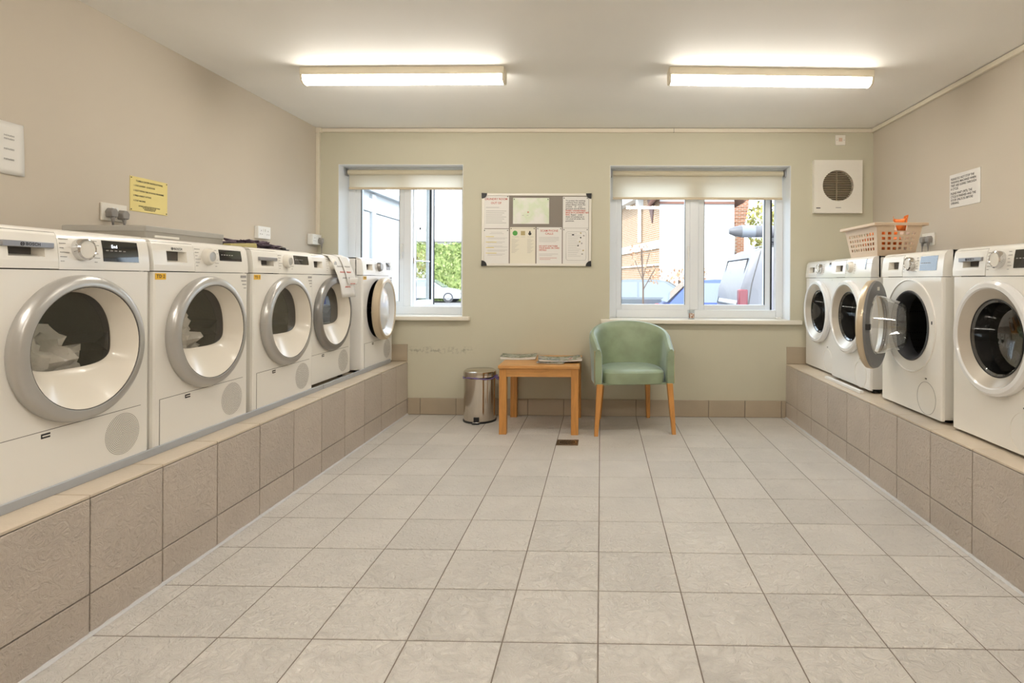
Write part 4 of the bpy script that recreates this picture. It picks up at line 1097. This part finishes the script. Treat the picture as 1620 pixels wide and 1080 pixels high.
def car(name, loc, rz, body, label, glassm, light=M_INKR):
    q = empty(name, loc, rz); tag(q, label, 'car', 'parked cars outside')
    # local: x = length (front +x), y = width, z up
    low = [(-2.05, .28), (-2.10, .55), (-2.02, .88), (-1.2, .93), (.75, .93), (1.55, .82), (2.02, .66), (2.10, .45), (2.05, .25)]
    def sec(y, k): return [(x, y, z if z < .6 else z - k) for x, z in low]
    MB().rings([sec(-.85, .03), sec(-.80, 0), sec(.80, 0), sec(.85, .03)], True, True, True).build('body', body, q)
    cab_b = [(-1.95, .90), (.95, .90)]; cab_t = [(-1.45, 1.42), (-.9, 1.46), (-.1, 1.45), (.15, 1.40)]
    poly = [cab_b[0]] + cab_t + [cab_b[1]]
    def sec2(y, f): return [(x, y * (1 - f * (z - .9) / .56), z) for x, z in poly]
    MB().rings([sec2(-.80, .22), sec2(.80, .22)], True, True, True).build('cabin', body, q)
    for s in (-1, 1):
        yb = lambda z: s * (.80 * (1 - .22 * (z - .9) / .56) + .006)
        for xa, xb, xc, xd, nm in ((-1.62, -.72, -.72, -1.33, 'side_window'), (-.66, .70, .06, -.66, 'side_window')):
            MB().quad((xa, yb(.95), .95), (xb, yb(.95), .95), (xc, yb(1.38), 1.38), (xd, yb(1.38), 1.38)).build(nm, glassm, q)
    MB().quad((-1.97, -.66, .95), (-1.97, .66, .95), (-1.49, .55, 1.40), (-1.49, -.55, 1.40)).build('rear_window', glassm, q, (-.008, 0, 0))
    MB().quad((.91, -.68, .95), (.91, .68, .95), (.20, .56, 1.395), (.20, -.56, 1.395)).build('windscreen', glassm, q, (.010, 0, .006))
    for x in (-1.30, 1.32):
        for s in (-1, 1):
            wl = MB().lathe([(.31, -.09), (.315, .0), (.31, .09), (.22, .10), (.20, .06), (.05, .08), (.0005, .08)], 28, 'y', (0, 0, 0), True).build('wheel', M_RUBBER, q, (x, s * .76, .31), (0, 0, 0 if s > 0 else PI))
            MB().lathe([(.20, .07), (.18, .095), (.04, .10), (.0005, .10)], 10, 'y').build('hub_cap', M_CHROME, wl)
    for s in (-1, 1):
        MB().box(-2.10, -1.92, s * .80 - .09, s * .80 + .065, .62, .86).build('tail_light', light, q, bevel=.02)
        MB().box(1.90, 2.08, s * .66 - .14, s * .66 + .12, .56, .70).build('head_lamp', M_CHROME, q, bevel=.02)
        MB().box(.62, .76, s * .95 - .09, s * .95 + .09, .92, 1.04).build('wing_mirror', body, q, bevel=.02)
    MB().box(-2.13, -2.02, -.78, .78, .30, .52).box(2.0, 2.13, -.78, .78, .28, .46).build('bumper', body, q, bevel=.02)
    return q
M_CARGLASS = simple('car_glass', (.22, .25, .28), .05, coat=.6)
car('parked_car', (1.75, 17.0, ZG), 0, simple('car_grey', (.20, .22, .24), .2, metal=.4), 'dark grey parked car outside the right window beyond the blue one', M_CARGLASS)
car('parked_car', (3.45, 13.4, ZG), 0, simple('car_blue', (.10, .14, .42), .2, metal=.3), 'blue parked hatchback outside the right window beside the van', M_CARGLASS, simple('tail_red', (.65, .04, .03), .25))
car('parked_car', (-10.6, 35.4, ZG), 0, simple('car_silver', (.55, .57, .60), .2, metal=.4), 'silver parked car in front of the far hedge', M_CARGLASS)

# van, rear towards the left
van = empty('panel_van', (2.22, 9.20, ZG)); tag(van, 'silver grey panel van outside the right window, rear to the left', 'van')
M_VAN = simple('van_silver', (.20, .195, .215), .35, metal=.25)
prof = [(.02, .35), (-.02, .75), (.03, 1.30), (.22, 1.88), (.42, 1.98), (3.0, 2.0), (3.5, 1.9), (4.1, 1.25), (4.75, 1.02), (4.85, .4), (4.8, .30)]
def vsec(y, ins): return [(x + (ins if x < 1 else -ins), y, z - (ins * .8 if z > 1.8 else 0)) for x, z in prof]
MB().rings([vsec(0, .06), vsec(.05, 0), vsec(1.75, 0), vsec(1.80, .06)], True, True, True).build('body', M_VAN, van)
def rearx(z):
    for (xa, za), (xb, zb) in zip(prof, prof[1:]):
        if za <= z <= zb: return xa + (xb - xa) * (z - za) / (zb - za)
MB().quad((rearx(1.05) - .01, .16, 1.05), (rearx(1.05) - .01, 1.64, 1.05), (rearx(1.78) - .01, 1.60, 1.78), (rearx(1.78) - .01, .20, 1.78)).build('rear_window', simple('van_glass', (.55, .60, .62), .06, coat=.5), van)
m = MB().tube([(rearx(1.03) - .012, .14, 1.03), (rearx(1.80) - .012, .18, 1.80), (rearx(1.80) - .012, 1.62, 1.80), (rearx(1.03) - .012, 1.66, 1.03), (rearx(1.03) - .012, .14, 1.03)], .012, 6); m.build('window_seal', M_BLACK, van)
MB().box(-.01, .14, -.012, .12, 1.00, 1.30).build('tail_light', simple('van_tail', (.22, .05, .06), .2), van, bevel=.02)
MB().tube([(.14, -.008, 1.0), (.20, -.008, 1.40), (.34, -.008, 1.92)], .006, 6).build('door_seam', M_SEAM, van)
MB().tube([(.60, -.010, 1.45), (.56, -.010, 1.25), (.66, -.010, 1.10), (.95, -.010, 1.02)], .012, 6).tube([(.60, -.010, 1.45), (.70, -.010, 1.62), (1.0, -.010, 1.70), (2.2, -.010, 1.72)], .006, 6).build('side_moulding', M_RUBBER, van)
for x in (.95, 3.95):
    for s in (0, 1):
        MB().lathe([(.33, -.10), (.335, 0), (.33, .10), (.22, .11), (.0005, .09)], 28, 'y', (0, 0, 0), True).build('wheel', M_RUBBER, van, (x, .05 + 1.70 * s, .33), (0, 0, PI if s == 0 else 0))
MB().tube([(.30, .30, 1.98), (.95, .30, 2.12)], .014, 6).build('rack_strut', M_GREYBAR, van)
m = MB().box(.62, .92, .22, .40, 1.97, 2.08).box(.55, .98, .26, .36, 2.07, 2.16); m.build('rack_foot', M_RUBBER, van, bevel=.02)
rb = MB().lathe([(.045, -.12), (.085, -.02), (.10, .08), (.10, 3.6), (.03, 3.7)], 20, 'x', (0, 0, 0), True, True).build('roof_tube', simple('tube_grey', (.13, .125, .135), .45), van, (.02, .30, 2.255))
MB().lathe([(.103, .08), (.103, .30)], 20, 'x').build('tube_collar', simple('collar_grey', (.22, .23, .26), .4), rb)

# brick house with a white gable
hs = empty('brick_house', (2.04, 20.0, ZG)); tag(hs, 'brick house with a white gable and downpipe outside the right window', 'house')
M_BRK = brick_mat('brick_orange', (.34, .17, .07), (.42, .23, .11), (.45, .41, .34), 1.0, rot=(PI / 2, 0, PI / 2))
ang = math.atan2(.78, 3.7)
MB().box(0, .25, 0, 7.5, 0, 4.9).build('side_wall', M_BRK, hs, (0, 0, 0), (0, 0, ang))
MB().rings([[(.0, 0, 0), (2.6, 0, 0), (2.6, 0, 4.3), (1.3, 0, 5.6), (0, 0, 4.3)], [(0, .3, 0), (2.6, .3, 0), (2.6, .3, 4.3), (1.3, .3, 5.6), (0, .3, 4.3)]], True, True, True).build('gable_wall', M_REND, hs, smooth=False)
MB().box(-.06, 0, 0, 7.5, 2.55, 2.85).box(-.06, 0, 0, 7.5, 1.95, 2.02).build('white_band', M_WHITE, hs, (0, 0, 0), (0, 0, ang))
MB().box(-.35, .25, -.2, 7.6, 4.55, 4.75).build('soffit', M_WHITE, hs, (0, 0, 0), (0, 0, ang))
MB().tube([(-.10, 2.2, 2.9), (-.10, 2.2, 4.3)], .075, 12).box(-.22, .02, 2.05, 2.35, 4.25, 4.6).build('downpipe', M_WHITE, hs, (0, 0, 0), (0, 0, ang))
MB().prism([(.5, 4.55), (1.5, 4.55), (.8, 3.5)], -.04, -.005, 'yz').build('hung_tiles', simple('hung_tile_brown', (.14, .08, .07), .8), hs, (0, 0, 0), (0, 0, ang))
M_ROOF = simple('red_roof_tiles', (.22, .10, .07), .8)
for s in (0, 1):
    a = [(-.3 if s == 0 else 2.9, -.35, 4.15), (1.3, -.35, 5.75), (1.3, 3.5, 5.75), (-.3 if s == 0 else 2.9, 3.5, 4.15)]
    MB().quad(*a).build('roof_slope', M_ROOF, hs, solid=.12)
MB().box(0, 2.6, -.06, 0, 4.10, 4.18).build('string_course', M_ROOF, hs)
# brick chimney stack further right
ck = empty('chimney_wall', (5.78, 24.5, ZG)); tag(ck, 'narrow corbelled brick pier against the sky outside the right window', 'chimney')
M_BRK2 = brick_mat('brick_red', (.34, .11, .05), (.40, .16, .08), (.42, .36, .30), 1.0, rot=(PI / 2, 0, 0))
m = MB().box(0, .33, 0, .6, 0, 4.6)
for k in range(6): m.box(-.05 * k, .33 + .03 * k, -.02 * k, .6, 3.6 + .16 * k, 3.76 + .16 * k)
m.box(-.30, .50, -.12, .6, 4.56, 5.4); m.build('brick_pier', M_BRK2, ck)
MB().box(-3.3, 0, .2, .5, 0, 4.6).build('rendered_wall', M_REND, ck)
# trees and shrubs
M_LEAFY = blotch_mat('leaves_yellow', [(.16, .20, .04), (.38, .36, .10), (.52, .44, .18)], 4, .8)
M_LEAFR = blotch_mat('leaves_russet', [(.24, .12, .06), (.45, .24, .14), (.50, .40, .22)], 6, .8)
M_TWIG = simple('bark', (.16, .11, .08), .9)
def shrub(name, loc, blobs, mat, n, size, label, trunk=None, seed=1):
    q = empty(name, loc); tag(q, label, 'tree' if 'tree' in name else 'shrub', 'planting outside the right window')
    m = MB()
    for i, (c, r) in enumerate(blobs): leafy(m, c, r, n, size, seed * 10 + i)
    m.build('foliage', mat, q, smooth=False)
    m = MB()
    for pts, r in (trunk or [([(0, 0, 0), (0, 0, blobs[0][0][2])], .05)]): m.tube(pts, r, 7)
    m.build('stem', M_TWIG, q)
shrub('garden_tree', (7.2, 22.5, ZG), [((-.8, 0, 3.6), (.75, .8, 1.0)), ((.5, .3, 3.5), (1.0, .9, 1.3)), ((1.6, 0, 3.2), (1.0, .9, 1.2)), ((.2, -.3, 2.4), (1.2, .8, .7))], M_LEAFY, 520, .11, 'yellow green leafy tree above the van outside the right window', [([(0, 0, 0), (.1, 0, 2.2), (-.6, 0, 3.4)], .09), ([(.1, 0, 2.0), (.8, .2, 3.3)], .06)], 2)
shrub('russet_shrub', (4.9, 18.0, ZG), [((0, 0, 1.75), (.7, .5, .55)), ((.6, .1, 1.9), (.5, .4, .5))], M_LEAFR, 240, .07, 'russet shrub half hidden by the roof of the van', seed=3)
shrub('bare_tree', (1.05, 14.2, ZG), [((0, 0, 1.95), (.34, .3, .42)), ((.30, .05, 1.55), (.22, .2, .22)), ((-.15, 0, 2.15), (.2, .2, .25))], M_LEAFR, 60, .035, 'thin russet sapling in front of the dark grey car',
      [([(0, 0, 0), (.0, 0, 1.3), (-.05, 0, 2.2)], .022), ([(0, 0, 1.2), (.28, 0, 1.7)], .013), ([(0, 0, 1.5), (.15, 0, 2.1)], .010), ([(0, 0, 1.4), (-.2, 0, 1.9)], .010)], 4)
shrub('grassy_shrub', (2.55, 18.6, ZG), [((0, 0, 1.45), (.5, .4, .40)), ((.55, 0, 1.6), (.35, .3, .5))], M_LEAFR, 120, .06, 'low straw coloured shrub between the grey car and the white gable', seed=6)

# ------------------------------------------------------------------ lettering becomes plain flat mesh
bpy.context.view_layer.update()
dg = bpy.context.evaluated_depsgraph_get()
for o in [o for o in bpy.data.objects if o.type == 'FONT']:
    if not o.data.body.strip(): bpy.data.objects.remove(o); continue
    me = bpy.data.meshes.new_from_object(o.evaluated_get(dg))
    nm = o.name; par = o.parent; mw = (o.location.copy(), o.rotation_euler.copy(), o.scale.copy())
    bpy.data.objects.remove(o)
    n = bpy.data.objects.new(nm.split('.')[0], me); C.objects.link(n); n.parent = par
    n.location, n.rotation_euler, n.scale = mw
    n['kind'] = 'stuff'
